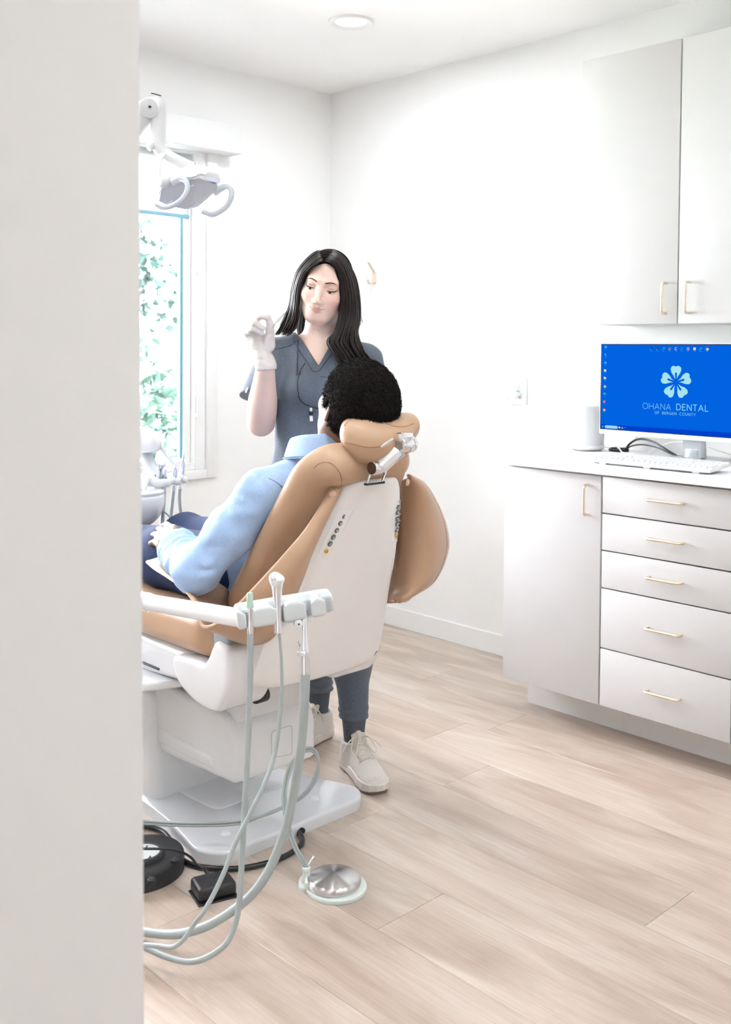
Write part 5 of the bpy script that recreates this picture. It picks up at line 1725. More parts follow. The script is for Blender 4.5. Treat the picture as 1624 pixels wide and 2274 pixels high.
# ------------------------------------------------------------------ people: shared head, ear and hand shapes
def head_sdf(P, male=False):
    """head in its own frame: x = the person's left, y = back, z = crown; eyes at z = 0"""
    w = 1.06 if male else 1.0
    P = P / w
    ax = np.abs(P[:, 0]); Q = np.stack([ax, P[:, 1], P[:, 2]], 1)
    d = ell(P, (0, .010, .022), (.0735, .094, .086))
    d = smin(d, ell(P, (0, -.024, -.040), (.0635, .066, .074)), .030)
    d = smin(d, ell(P, (0, -.056, -.086), (.030 if male else .025, .026, .023)), .034)       # chin
    d = smin(d, cap(Q, (.050, .004, -.052), (.020, -.062, -.096), .016, .012), .030)         # jaw line
    d = smin(d, ell(Q, (.037, -.058, -.030), (.022, .024, .019)), .022)                      # cheek
    d = smin(d, cap(Q, (.010, -.084, .021), (.040, -.072, .022), .010, .007), .016)          # brow
    # nose
    n = cap(P, (0, -.081, .012), (0, -.1060, -.033), .0078, .0092)
    n = smin(n, ell(P, (0, -.1065, -.0365), (.0105, .0105, .0088)), .006)
    n = smin(n, ell(Q, (.0110, -.0975, -.0395), (.0072, .0095, .0066)), .006)
    d = smin(d, n, .010)
    d = smax(d, -ell(Q, (.0062, -.1035, -.0462), (.0034, .005, .0028)), .003)                # nostrils
    # eye sockets and lids
    d = smax(d, -ell(Q, (.0325, -.100, .0015), (.0185, .0155, .0125)), .012)
    d = smin(d, ell(Q, (.0325, -.0735, .0015), (.0150, .0142, .0128)), .005)
    # lips
    u = np.minimum(cap(Q, (.0, -.0915, -.0610), (.0075, -.0915, -.0597), .0036, .0040), cap(Q, (.0075, -.0915, -.0597), (.0265, -.0800, -.0582), .0040, .0015))
    l = np.minimum(cap(Q, (.0, -.0910, -.0705), (.011, -.0890, -.0690), .0054, .0048), cap(Q, (.011, -.0890, -.0690), (.0262, -.0795, -.0600), .0048, .0015))
    d = smin(d, ell(P, (0, -.073, -.064), (.029, .018, .018)), .012)
    d = smin(d, np.minimum(u, l), .0035)
    return d * w




def lips_sdf(P):
    ax = np.abs(P[:, 0]); Q = np.stack([ax, P[:, 1], P[:, 2]], 1)
    u = np.minimum(cap(Q, (.0, -.0915, -.0610), (.0075, -.0915, -.0597), .0036, .0040), cap(Q, (.0075, -.0915, -.0597), (.0265, -.0800, -.0582), .0040, .0015))
    l = np.minimum(cap(Q, (.0, -.0910, -.0705), (.011, -.0890, -.0690), .0054, .0048), cap(Q, (.011, -.0890, -.0690), (.0262, -.0795, -.0600), .0048, .0015))
    return np.minimum(u, l)


def ear_sdf(P, s):
    """ear on side s (+1 = the person's left)"""
    Q = np.stack([P[:, 0] * s, P[:, 1], P[:, 2]], 1)
    R = eul(z=math.radians(-24), x=math.radians(12))
    c = (.0770, .014, -.010)
    d = ell(Q, c, (.0085, .0185, .0325), R)
    d = smin(d, ell(Q, (.0735, .008, -.034), (.007, .009, .011)), .006)
    d = smax(d, -ell(Q, (.0845, .0100, -.008), (.0075, .0105, .0215), R), .003)
    d = smin(d, cap(Q, (.0765, .016, .012), (.0765, .014, -.022), .0035, .003), .003)
    d = smin(d, ell(Q, (.0765, -.001, -.014), (.004, .004, .006)), .003)
    return d


def hand_sdf(P, wrist, mcp, pip, tip, thumb, r=.0085, palm=.013, wr=.026):
    W = np.array(wrist, F32)
    d = None
    for i in range(4):
        a = A3(mcp[i]); k = .94 if i in (0, 2) else (1.0 if i == 1 else .84)
        w0 = W + (a - W) * .15
        m = cap(P, w0, a, palm * 1.05, palm * .86)
        d = m if d is None else smin(d, m, .016)
    for i in range(4):
        k = 1.0 if i < 3 else .86
        c = [A3(q) for q in (mcp[i], pip[i], tip[i])]
        mid = c[1] + (c[2] - c[1]) * .52
        f = smin(cap(P, c[0], c[1], r * 1.12 * k, r * 1.0 * k), cap(P, c[1], mid, r * 1.02 * k, r * .93 * k), .003)
        f = smin(f, cap(P, mid, c[2], r * .95 * k, r * .82 * k), .002)
        d = smin(d, f, .0045)
    t = [A3(q) for q in thumb]
    f = smin(cap(P, t[0], t[1], .0165, .0125), cap(P, t[1], t[2], .0112, .0102), .005)
    f = smin(f, cap(P, t[2], t[3], .0104, .0085), .003)
    d = smin(d, f, .006)
    d = smin(d, cap(P, W + (W - A3(mcp[1])) * .35, W + (A3(mcp[1]) - W) * .2, wr, wr * .92), .018)
    return d


def frame(o, x, y, z):
    """rotation (columns) + origin -> function mapping world points into that frame"""
    R = np.array([x, y, z], F32).T.copy(); o = A3(o)
    return lambda P: (P - o) @ R


def to_world(o, x, y, z):
    return Matrix(((x[0], y[0], z[0], o[0]), (x[1], y[1], z[1], o[1]), (x[2], y[2], z[2], o[2]), (0, 0, 0, 1)))


def eyes(parent, M, iris, gaze_down=.35, lash=True, brow=None, browm=None, sc=1.0):
    """eyeballs (iris as a dark cap), lash lines and brows placed in the head frame M"""
    EW = mat('eye_white_and_glint', (.80, .78, .76), .2)
    for s in (1, -1):
        c = Vector((s * .0325, -.0735, .0015)) * sc
        mb = MB(); mb.lathe([(0, -.0132)] + [(.0132 * math.sin(t * math.pi / 10), -.0132 * math.cos(t * math.pi / 10)) for t in range(1, 10)] + [(0, .0132)], M @ c, (0, 0, 1), 20)
        mb.build('eyeball', EW, parent)
        g = Vector((0, -math.cos(gaze_down), -math.sin(gaze_down)))
        gw = (M.to_3x3() @ g).normalized()
        mb = MB(); mb.lathe([(0, .0138)] + [(.0062 * k / 4, math.sqrt(max(0, .0138 ** 2 - (.0062 * k / 4) ** 2))) for k in (1, 2, 3, 4)] + [(.0062, .011)], M @ c, gw, 20)
        mb.build('iris', iris, parent)


# ------------------------------------------------------------------ the patient in the chair
pat = thing('person', 'man with short black curls in a light blue shirt lying back in the dental chair', 'person', (1.71, 2.2, .60))
SKIN2 = mat('skin_brown', (.19, .100, .068), .42, var=.06, vscale=30, bump=.12, bscale=300, sss=.08, ssc=(.02, .007, .003))
HAIR2 = mat('hair_black_curls', (.009, .0068, .006), .75, var=.4, vscale=160, bump=.8, bscale=420, spec=.12)
SHIRT = mat('light_blue_shirt', (.34, .475, .71), .75, var=.055, vscale=260, bump=.25, bscale=420, sheen=.15, detail=1)
JEANS = mat('navy_denim', (.005, .022, .082), .85, var=.25, vscale=180, bump=.2, bscale=500)


def bk(x, s, n):
    """point in the backrest frame: x across, s up the spine, n off the cushion"""
    return (x, 1.921 - .56 * s + .8285 * n, .834 + .8285 * s + .56 * n)


th_ = math.radians(15)
f0 = Vector((0, .85, .527)).normalized(); c0 = Vector((0, -.527, .85))
hf = (f0 * math.cos(th_) + Vector((1, 0, 0)) * math.sin(th_)).normalized()
hl = (Vector((-1, 0, 0)) * math.cos(th_) + f0 * math.sin(th_)).normalized()
ro = math.radians(4)
hc_ = (c0 * math.cos(ro) + hl * math.sin(ro)).normalized(); hl = hf.cross(hc_) * -1
hl = hc_.cross(hf)
HO = Vector((1.716, 1.806, 1.140))
PHM = to_world(HO, hl, -hf, hc_)
phead = frame(HO, hl, -hf, hc_)
SJ, EL, WR = (1.545, 1.957, .925), (1.428, 2.062, .742), (1.497, 2.275, .776)
SJ2, EL2, WR2 = (1.895, 1.957, .925), (1.985, 2.075, .745), (1.885, 2.285, .785)
mcpL = [xp(385, 1176, 1.575), xp(372, 1188, 1.552), xp(363, 1201, 1.528), xp(359, 1215, 1.505)]
tipL = [xp(357, 1172, 1.625), xp(341, 1181, 1.598), xp(331, 1192, 1.570), xp(331, 1209, 1.543)]
pipL = [m.lerp(t, .52) + Vector((0, 0, .010)) for m, t in zip(mcpL, tipL)]
thL = [Vector((1.530, 2.305, .770)), Vector((1.575, 2.345, .772)), Vector((1.610, 2.375, .768)), Vector((1.632, 2.405, .762))]
mcpR = [Vector((1.845, 2.375, .792)), Vector((1.868, 2.38, .792)), Vector((1.888, 2.378, .786)), Vector((1.905, 2.370, .778))]
tipR = [Vector((1.80, 2.445, .780)), Vector((1.822, 2.462, .782)), Vector((1.848, 2.46, .778)), Vector((1.872, 2.445, .770))]
pipR = [m.lerp(t, .52) + Vector((0, 0, .010)) for m, t in zip(mcpR, tipR)]
thR = [Vector((1.86, 2.31, .782)), Vector((1.825, 2.34, .784)), Vector((1.795, 2.36, .780)), Vector((1.775, 2.385, .776))]


def pbody(P):
    q = phead(P)
    d = head_sdf(q, True)
    for s in (1, -1): d = smin(d, ear_sdf((q - A3((0, .002, .004))) / .86 + A3((-s * .0165, 0, 0)), s) * .86, .004)
    d = smin(d, cap(P, (1.712, 1.905, .99), HO + hc_ * -.055 - hf * .010, .060, .055), .022)
    d = smin(d, cap(P, bk(1.715, -.15, .10), bk(1.715, .02, .08), .09, .075), .06)
    d = smin(d, cap(P, SJ, SJ2, .04), .04)
    for a, b, c in ((SJ, EL, WR), (SJ2, EL2, WR2)):
        d = smin(d, chain(P, [a, b, c], [.046, .038, .026], .02), .03)
    d = smin(d, hand_sdf(P, WR, mcpL, pipL, tipL, thL, .0104, .0175, .028), .012)
    d = smin(d, hand_sdf(P, WR2, mcpR, pipR, tipR, thR, .0092, .0135, .027), .012)
    return d


sdf_obj('body', pbody, (1.36, 1.62, .62), (2.06, 2.60, 1.30), .0030, SKIN2, pat)
NAIL = mat('fingernail', (.42, .27, .22), .3)
for t_, p_ in zip(tipL, pipL):
    d_ = (t_ - p_).normalized()
    mb = MB(); mb.lathe([(0, .0016), (.0042, .0010), (.0050, -.001), (0, -.001)], t_ - d_ * .003 + Vector((-.002, -.001, .0072)), Vector((-.25, .15, 1)), 12); mb.build('fingernail', NAIL, pat)
eyes(pat, PHM @ Matrix.Diagonal((1, 1, 1, 1)), mat('iris_dark', (.02, .012, .008), .15), .1, sc=1.06)


def phair(P):
    q = phead(P)
    d = head_sdf(q, True) - .0115
    d = d + .0016 * vnoise(P, 110, 1) + .0022 * vnoise(P, 240, 2)
    # hairline: behind a slanted front line, above the nape, clear of the ear
    front = -(q[:, 1] * .80 + q[:, 2] * np.where(q[:, 2] < -.01, 1.25, .62) + np.where(q[:, 2] < -.01, .0063, 0) + .004 + .010 * np.clip((np.abs(q[:, 0]) - .03) / .05, 0, 1))
    nape = -(q[:, 2] + .078) + np.clip(-q[:, 1] + .03, 0, 1) * .9
    d = smax(d, front, .006)
    d = smax(d, nape, .008)
    er = np.minimum(ear_sdf((q - A3((0, .002, .004))) / .86 + A3((-.0165, 0, 0)), 1), ear_sdf((q - A3((0, .002, .004))) / .86 + A3((.0165, 0, 0)), -1)) * .86
    return smax(d, -(er - .004), .004)


phair_o = sdf_obj('hair', phair, HO - Vector((.13, .15, .14)), HO + Vector((.13, .15, .16)), .0024, HAIR2, pat)


NC = Vector((1.706, 1.900, 1.044)); NA = Vector((0.0, .10, .995)).normalized()


def curls(o, n, r, seed):
    """tiny loops standing on a hair surface"""
    g = np.random.default_rng(seed)
    nv = len(o.data.vertices)
    co = np.zeros(nv * 3, F32); o.data.vertices.foreach_get('co', co); co = co.reshape(-1, 3)
    no = np.zeros(nv * 3, F32); o.data.vertex_normals.foreach_get('vector', no); no = no.reshape(-1, 3)
    k = g.choice(nv, n); p = co[k]; m = no[k]
    t = np.cross(m, g.normal(size=(n, 3))); t /= np.linalg.norm(t, axis=1)[:, None]
    b = np.cross(m, t)
    R = r * g.uniform(.6, 1.3, n)
    w = .00055
    V = []; 
    S = 7
    for i in range(S):
        a = -.5 + 4.6 * i / (S - 1)
        c = p + t * (R * math.cos(a))[:, None] + m * (R * (.35 + math.sin(a) * .75))[:, None] + b * (R * .3 * (i / S - .5))[:, None]
        V += [c - b * w, c + b * w * .5 + m * w]
    V = np.stack(V, 1).reshape(-1, 3)
    F = []
    for i in range(S - 1):
        F.append(np.stack([np.arange(n) * 2 * S + q for q in (2 * i, 2 * i + 1, 2 * i + 3, 2 * i + 2)], 1))
    c = mesh_np('curls', V, np.concatenate(F), HAIR2, o)
    c.matrix_parent_inverse = Matrix.Identity(4)
    c['kind'] = 'stuff'


curls(phair_o, 9000, .0032, 5)


def pshirt(P):
    cen = (bk(1.715, -.02, .088))
    R = RB
    d = ell(P, bk(1.715, -.03, .080), (.160, .195, .086), R)
    d = smin(d, ell(P, bk(1.715, -.21, .085), (.158, .18, .108), R), .08)
    d = smin(d, chain(P, [bk(1.560, .070, .080), bk(1.640, .095, .085), bk(1.790, .095, .085), bk(1.870, .070, .080)], [.060, .052, .052, .060], .03), .03)
    wr = .0045 * (1 - 2.2 * np.abs(vnoise(P * A3((1, 1.5, .8)), 11, 3))) + .0026 * (1 - 2 * np.abs(vnoise(P * A3((1, 1, 1.4)), 24, 4)))
    for a, b, c, sgn in ((SJ, EL, WR, -1), (SJ2, EL2, WR2, 1)):
        a = np.array(a); b = np.array(b); c = np.array(c)
        end = b + (c - b) * .66
        arm_ = chain(P, [a, (a + b) / 2, b, b + (c - b) * .45, end], [.062, .060, .058, .053, .042], .025)
        # gathered folds towards the pushed-up cuff and at the elbow
        axd = (c - b) / np.linalg.norm(c - b)
        t = (P - A3(b)) @ A3(axd)
        L = np.linalg.norm(c - b)
        g = np.exp(-((t - L * .50) / .05) ** 2)
        arm_ = arm_ + .0034 * g * np.sin(t * 210 + 6 * vnoise(P, 16, 5)) 
        arm_ = smax(arm_, (P - A3(end)) @ A3(axd), .004)
        d = smin(d, arm_, .010)
    # crease where sleeve meets the back
    d = d + wr
    d = smax(d, -cap(P, NC - NA * .03, NC + NA * .2, .068, .07), .006)
    # stays in front of the cushion
    return d


shirt = sdf_obj('shirt', pshirt, (1.33, 1.72, .55), (2.08, 2.42, 1.12), .0042, SHIRT, pat)
# cuffs
for (a, b, nm) in ((EL, WR, 'cuff'), (EL2, WR2, 'cuff')):
    a = Vector(a); b = Vector(b); ax = (b - a).normalized(); e = a.lerp(b, .64)
    def fcuff(P, e=e, ax=ax):
        q = P - A3(e); t = q @ A3(ax); r = np.linalg.norm(q - t[:, None] * A3(ax), axis=1)
        prof = .0440 + .004 * np.sin(t * 90) + .002 * vnoise(P, 60, 9)
        d = np.maximum(np.abs(t) - .022, np.abs(r - prof) - .0045)
        return d - .002
    sdf_obj('cuff', fcuff, e - Vector((.09, .09, .09)), e + Vector((.09, .09, .09)), .0032, SHIRT, pat)
# collar: folded band around the neck
u_ = Vector((1, 0, 0)); v_ = NA.cross(u_).normalized()
rings = []
for k in range(41):
    t = math.radians(-100 + 380 * k / 40 - 90)                # opening at the throat (+v side)
    c_, s_ = math.cos(t), math.sin(t)
    dirv = u_ * c_ + v_ * s_
    ra = .076 + .012 * max(0, s_); op = .010 * max(0, s_)
    pr = [(ra, .026 - op), (ra + .004, .030 - op), (ra + .010, .026 - op), (ra + .024, -.018), (ra + .027, -.025), (ra + .021, -.026), (ra + .007, .010), (ra + .001, -.03)]
    rings.append([NC + dirv * r + NA * h for r, h in pr])
col_ = MB().loft(rings).build('collar', SHIRT, pat, sub=1, sharp=0)
SEAM_SHADE = mat('shirt_seam_and_shade', (.19, .28, .48), .8)
MB().tube([r_[4] + (r_[4] - r_[1]) * .03 for r_ in rings], .0016, 6).build('collar_edge_shade', SEAM_SHADE, col_)  # dark tube paints in the shadow under the collar's lower edge
# stitched armhole seam
sm = [on_ray(pshirt, x, y) for x, y in [(597, 1062), (620, 1075), (640, 1098), (650, 1125), (652, 1155), (646, 1185)]]
sm = [v for v in sm if v is not None]
if len(sm) > 2: MB().tube(sm, .0011, 6, 5).build('armhole_seam', SEAM_SHADE, shirt)


def pjeans(P):
    d = ell(P, (1.715, 2.175, .705), (.168, .135, .105))
    for s in (-1, 1):
        x = 1.715 + s * .098
        leg = chain(P, [(x, 2.20, .695), (x + s * .012, 2.45, .692), (x + s * .015, 2.70, .690), (x, 2.93, .600), (x - s * .01, 3.14, .520)], [.094, .084, .068, .060, .050], .03)
        d = smin(d, leg, .03)
    return d + .0026 * vnoise(P * A3((1, .8, 1)), 22, 6)


sdf_obj('jeans', pjeans, (1.48, 2.0, .42), (1.96, 3.24, .84), .007, JEANS, pat)
hem = [xp(x, y, 1.545) for x, y in []]
DSH = mat('dark_shoe', (.03, .03, .035), .5)
for s in (-1, 1):
    x = 1.715 + s * .092
    def fsh(P, x=x): return smin(ell(P, (x, 3.19, .535), (.042, .060, .045)), cap(P, (x, 3.21, .53), (x, 3.245, .67), .038, .034), .03)
    sdf_obj('shoe', fsh, (x - .07, 3.08, .45), (x + .07, 3.32, .74), .007, DSH, pat)

# ------------------------------------------------------------------ the dentist, standing on the far side of the chair
D0 = 3.20
OW = dp(715, 1100, D0); OW.z = 0.0
rx = Vector((RT[0], RT[1], 0)).normalized(); ry = Vector((FW[0], FW[1], 0)).normalized(); rz_ = Vector((0, 0, 1))
WM = to_world(OW, rx, ry, rz_)
WI = WM.inverted()


def W(px, py, k=0.0):
    """pixel at depth D0+k -> the dentist's own frame (x picture right, y away, z up)"""
    return np.array(WI @ dp(px, py, D0 + k), F32)


den = thing('person', 'woman dentist with long dark hair in grey scrubs raising a gloved hand', 'person', OW)
den.rotation_euler = (0, 0, -YAW)


def wobj(name, f, lo, hi, h, m, parent=den, col=None, relax=1):
    return sdf_obj(name, f, lo, hi, h, m, parent, col, WM, relax)


SKIN1 = mat('skin_fair', (.80, .56, .46), .42, var=.02, vscale=25, bump=.05, bscale=400, sss=.12, ssc=(.02, .008, .005), vcol='tint')
HAIR1 = mat('hair_dark_brown', (.0125, .0075, .006), .42, var=.6, vscale=160, spec=.25, stretch=(1, 1, .12))
SCRUB = mat('slate_scrub_fabric', (.100, .122, .156), .85, var=.16, vscale=520, bump=.2, bscale=500, stretch=(1, 1, .28), sheen=.1, detail=1)
SCRUBD = mat('scrub_rib', (.085, .095, .115), .85, var=.08, vscale=500, stretch=(1, 1, .1), bump=.3, bscale=300)
GLOVE = mat('cream_latex_glove', (.68, .615, .575), .55, var=.03, vscale=20, bump=.25, bscale=120, sss=.05)
SEAMD = mat('scrub_seam', (.035, .045, .06), .85)

# head frame: rolled so the crown leans right in the picture, chin down, turned a touch left
roll, pitch, yaw_ = math.radians(11), math.radians(13), math.radians(-7)
HR = Matrix.Rotation(roll, 3, 'Y') @ Matrix.Rotation(pitch, 3, 'X') @ Matrix.Rotation(yaw_, 3, 'Z')
HC = Vector(W(724.5, 632.5, -.02).tolist())
hX, hY, hZ = HR.col[0], HR.col[1], HR.col[2]
wh = frame(HC, hX, hY, hZ)
HS = .985
WHM = WM @ to_world(HC, hX, hY, hZ)
# skeleton
NB, NT = W(707, 765, .02), np.array(HC + hZ * -.05 + hY * .015, F32)
SR, SL = W(610, 790, .03), W(812, 802, .03)
ER, EL_ = W(580, 938, -.045), W(838, 955, .03)
WRR, WRL = W(590, 812, -.19), W(800, 1050, -.115)
HK = -.20
mcpW = [W(574, 727, HK - .018), W(564, 733, HK - .010), W(556, 739, HK), W(549, 745, HK + .012)]
# index bridges to the thumb tip; the others curl down to the palm
idx = [W(566, 711, HK - .045), W(579, 702, HK - .062), W(593, 702, HK - .066)]
mid = [W(553, 713, HK - .040), W(566, 717, HK - .062), W(583, 729, HK - .052)]
rng_ = [W(549, 725, HK - .035), W(562, 729, HK - .055), W(580, 739, HK - .045)]
pnk = [W(546, 736, HK - .022), W(555, 735, HK - .040), W(567, 732, HK - .040)]
thw = [W(598, 768, HK - .008), W(600, 744, HK - .028), W(600.5, 721, HK - .048), W(594.5, 705, HK - .062)]


def wglove(P):
    Wr = WRR
    d = None
    for m in mcpW:
        c = cap(P, Wr + (m - Wr) * .12, m, .0165, .0128)
        d = c if d is None else smin(d, c, .016)
    for m, f, r in zip(mcpW, (idx, mid, rng_, pnk), (.0092, .0096, .0094, .0084)):
        e = chain(P, [m] + f, [r * 1.15, r * 1.05, r, r * .86], .003)
        d = smin(d, e, .005)
    t = chain(P, thw, [.0185, .0135, .0108, .0088], .004)
    d = smin(d, t, .008)
    cuff = chain(P, [Wr + (mcpW[1] - Wr) * .2, Wr, W(591.5, 823, -.176)], [.0270, .0285, .0315], .012)
    d = smin(d, cuff, .016)
    d = d + .0010 * vnoise(P * A3((1, 1, 2.2)), 70, 3) + .0007 * vnoise(P, 150, 5)
    return smax(d, -(P[:, 2] - W(591, 822, -.176)[2]) + .10 * (P[:, 0] - W(591, 822, -.176)[0]), .0025)


def wbody(P):
    q = wh(P)
    d = head_sdf(q / HS) * HS
    for s in (1, -1): d = smin(d, ear_sdf(q / HS, s) * HS, .004)
    d = smin(d, cap(P, NB + A3((0, .01, -.03)), NT, .0555, .0475), .020)
    d = smin(d, chain(P, [SR, (SR + NB) / 2 + A3((0, 0, -.010)), NB + A3((0, .01, -.055)), (SL + NB) / 2 + A3((0, 0, -.010)), SL], [.044, .046, .062, .046, .044], .03), .035)
    d = smin(d, ell(P, W(713, 862, .015), (.125, .082, .135)), .05)
    d = smin(d, ell(P, W(703, 1000, .01), (.112, .085, .16)), .05)
    d = smin(d, chain(P, [SR, ER], [.042, .037], 0), .03)
    f = chain(P, [ER, ER + (WRR - ER) * .2, ER + (WRR - ER) * .42, ER + (WRR - ER) * .7, WRR], [.0400, .0455, .0435, .0345, .0270], 0)
    d = smin(d, f, .02)
    d = smin(d, chain(P, [SL, EL_, EL_ + (WRL - EL_) * .35, WRL], [.042, .037, .041, .026], .03), .03)
    d = smin(d, hand_sdf(P, WRL, mL, pL, tL, tH, .0080, .0120, .024), .012)
    return d


wl = Vector(WRL.tolist())
mL = [wl + Vector(v) for v in ((-.030, -.085, .010), (-.010, -.094, .004), (.010, -.090, -.006), (.026, -.080, -.016))]
pL = [m + Vector((-.020, -.035, .0)) for m in mL]
tL = [p + Vector((-.034, -.012, -.012)) for p in pL]
tH = [wl + Vector((-.022, -.02, .016)), wl + Vector((-.052, -.055, .022)), wl + Vector((-.068, -.080, .016)), wl + Vector((-.078, -.098, .006))]
LIPC, SKC, BLUSH, SHADOW = A3((.62, .27, .235)), A3((.80, .575, .475)), A3((.80, .43, .36)), A3((.45, .22, .17))


def wcol(V):
    q = wh(V) / HS
    c = np.tile(SKC, (len(V), 1))
    qa = np.stack([np.abs(q[:, 0]), q[:, 1], q[:, 2]], 1)
    b = np.exp(-(((qa[:, 0] - .046) / .018) ** 2 + ((qa[:, 2] + .033) / .016) ** 2)) * (q[:, 1] < -.03)
    c = c * (1 - .55 * b[:, None]) + BLUSH * (.55 * b[:, None])
    e = 1.2 * np.exp(-(((qa[:, 0] - .035) / .015) ** 2 + ((qa[:, 2] - .005) / .0075) ** 2)) * (q[:, 1] < -.05)
    c = c * (1 - .60 * e[:, None]) + SHADOW * (.60 * e[:, None])  # eyeshadow make-up over the lids
    l = np.clip(1 - lips_sdf(q) / .0009, 0, 1)[:, None] * ((q[:, 1] < -.07)[:, None])
    return c * (1 - l) + LIPC * l


lo_, hi_ = (-.30, -.36, .80), (.30, .20, 1.66)
wobj('body', wbody, lo_, hi_, .0024, SKIN1, col=wcol)
wobj('glove', wglove, W(535, 832, -.02) - A3((.03, .32, .0)), W(625, 690, 0) + A3((.03, .12, .02)), .0020, GLOVE)

# face details
DARK = mat('lash_black', (.012, .009, .008), .5)
BROW = mat('brow_brown', (.10, .060, .047), .9)
IRIS = mat('iris_brown', (.035, .018, .010), .12)


def onface(x, z, lift=.0006):
    """point on the face surface at head-frame (x, z)"""
    y0 = np.linspace(-.13, -.03, 401).astype(F32)
    P = np.stack([np.full(401, x, F32), y0, np.full(401, z, F32)], 1)
    d = head_sdf(P)
    i = int(np.argmax(d < 0))
    return WHM @ (Vector((x, float(y0[i]) - lift, z)) * HS)


for s in (1, -1):
    # brow: tapered arch
    pts = [onface(s * a, b, .0002) for a, b in [(.0125, .0195), (.019, .0215), (.029, .0238), (.038, .0238), (.0465, .0195)]]
    MB().tube(pts, [.0014, .0024, .0023, .0017, .0006], 8, 6, flat=1.0).build('eyebrow', BROW, den, sharp=0)
    # downcast eye: iris sliver, lash line with a wing
    pts = [onface(s * a, b, .0002) for a, b in [(.0185, -.0036), (.0235, -.0030), (.031, -.0024), (.0385, -.0022), (.0455, -.0008), (.0515, .0030)]]
    MB().tube(pts, [.0006, .0011, .0016, .0017, .0015, .0004], 8, 6).build('lash_line', DARK, den, sharp=0)
    pts = [onface(s * a, b, -.0001) for a, b in [(.0195, -.0050), (.0250, -.0090), (.0315, -.0104), (.0385, -.0086), (.0445, -.0030)]]
    MB().tube(pts, [.0004, .0005, .0006, .0006, .0004], 6, 5).build('lower_lash', mat('lower_lash_brown', (.20, .11, .085), .6), den, sharp=0)
    mb = MB()
    c0_ = [onface(s * a, b, .0001) for a, b in [(.0200, -.0042), (.026, -.0036), (.0315, -.0032), (.0375, -.0030), (.0435, -.0022)]]
    c1_ = [onface(s * a, b, .0001) for a, b in [(.0200, -.0050), (.026, -.0084), (.0315, -.0097), (.0375, -.0084), (.0435, -.0030)]]
    mb.loft([c0_, c1_], closed=False); mb.build('eye_opening', mat('eye_white_and_glint', (.80, .78, .76), .2), den, sharp=0)
    ce = onface(s * .0315 - .0012, -.0062, .0002)
    nrm = (WHM.to_3x3() @ Vector((0, -1, -.25))).normalized()
    mb = MB(); mb.lathe([(0, .0009), (.0028, .0008), (.0042, .0003), (.0044, -.0006), (0, -.0008)], ce, nrm, 16); mb.build('iris', IRIS, den)
    mb = MB(); mb.lathe([(0, .0005), (.0007, .0003), (.0008, 0), (0, 0)], onface(s * .0315 - .0032, -.0064, .0012), nrm, 8); mb.build('eye_glint', mat('eye_white_and_glint', (.8, .8, .8), .1), den)  # pale dot painting a light glint on the iris
    # crease of the upper lid
    pts = [onface(s * a, b, -.0002) for a, b in [(.0195, .0020), (.027, .0056), (.035, .0064), (.044, .0044)]]
    MB().tube(pts, [.0003, .0006, .0006, .0003], 6, 5).build('lid_crease', mat('lid_crease_rose', (.30, .13, .10), .7), den, sharp=0)
    # smile crease
    pts = [onface(s * a, b, -.0004) for a, b in [(.022, -.043), (.029, -.050), (.033, -.058)]]
    MB().tube(pts, [.0002, .0005, .0002], 6, 5).build('smile_line', mat('skin_crease', (.62, .38, .30), .6), den, sharp=0)
TEETH = mat('teeth', (.84, .82, .78), .25)
mp = [onface(a, b, .0002) for a, b in [(-.0262, -.0585), (-.014, -.0640), (0, -.0657), (.014, -.0640), (.0262, -.0585)]]
MB().tube(mp, [.0004, .0009, .0012, .0009, .0004], 6, 5).build('mouth_line', mat('mouth_dark', (.20, .05, .045), .5), den, sharp=0)
t0 = [onface(a, b, .0008) for a, b in [(-.0150, -.0634), (-.007, -.0645), (.002, -.0650), (.011, -.0642)]]
t1 = [onface(a, b, .0008) for a, b in [(-.0150, -.0644), (-.007, -.0670), (.002, -.0675), (.011, -.0655)]]
MB().loft([t0, t1], closed=False).build('teeth', TEETH, den, sharp=0)
MB().lathe([(0, .0004), (.0010, .0002), (.0011, -.0003)], WM @ Vector((W(707, 733, -.0345) + A3((0, 0, 0))).tolist()), -ry, 8).build('mole', BROW, den)

# ---- scrub top
vl, vb, vr = W(661, 742, -.09), W(706.5, 813, -.10), W(744, 742, -.09)


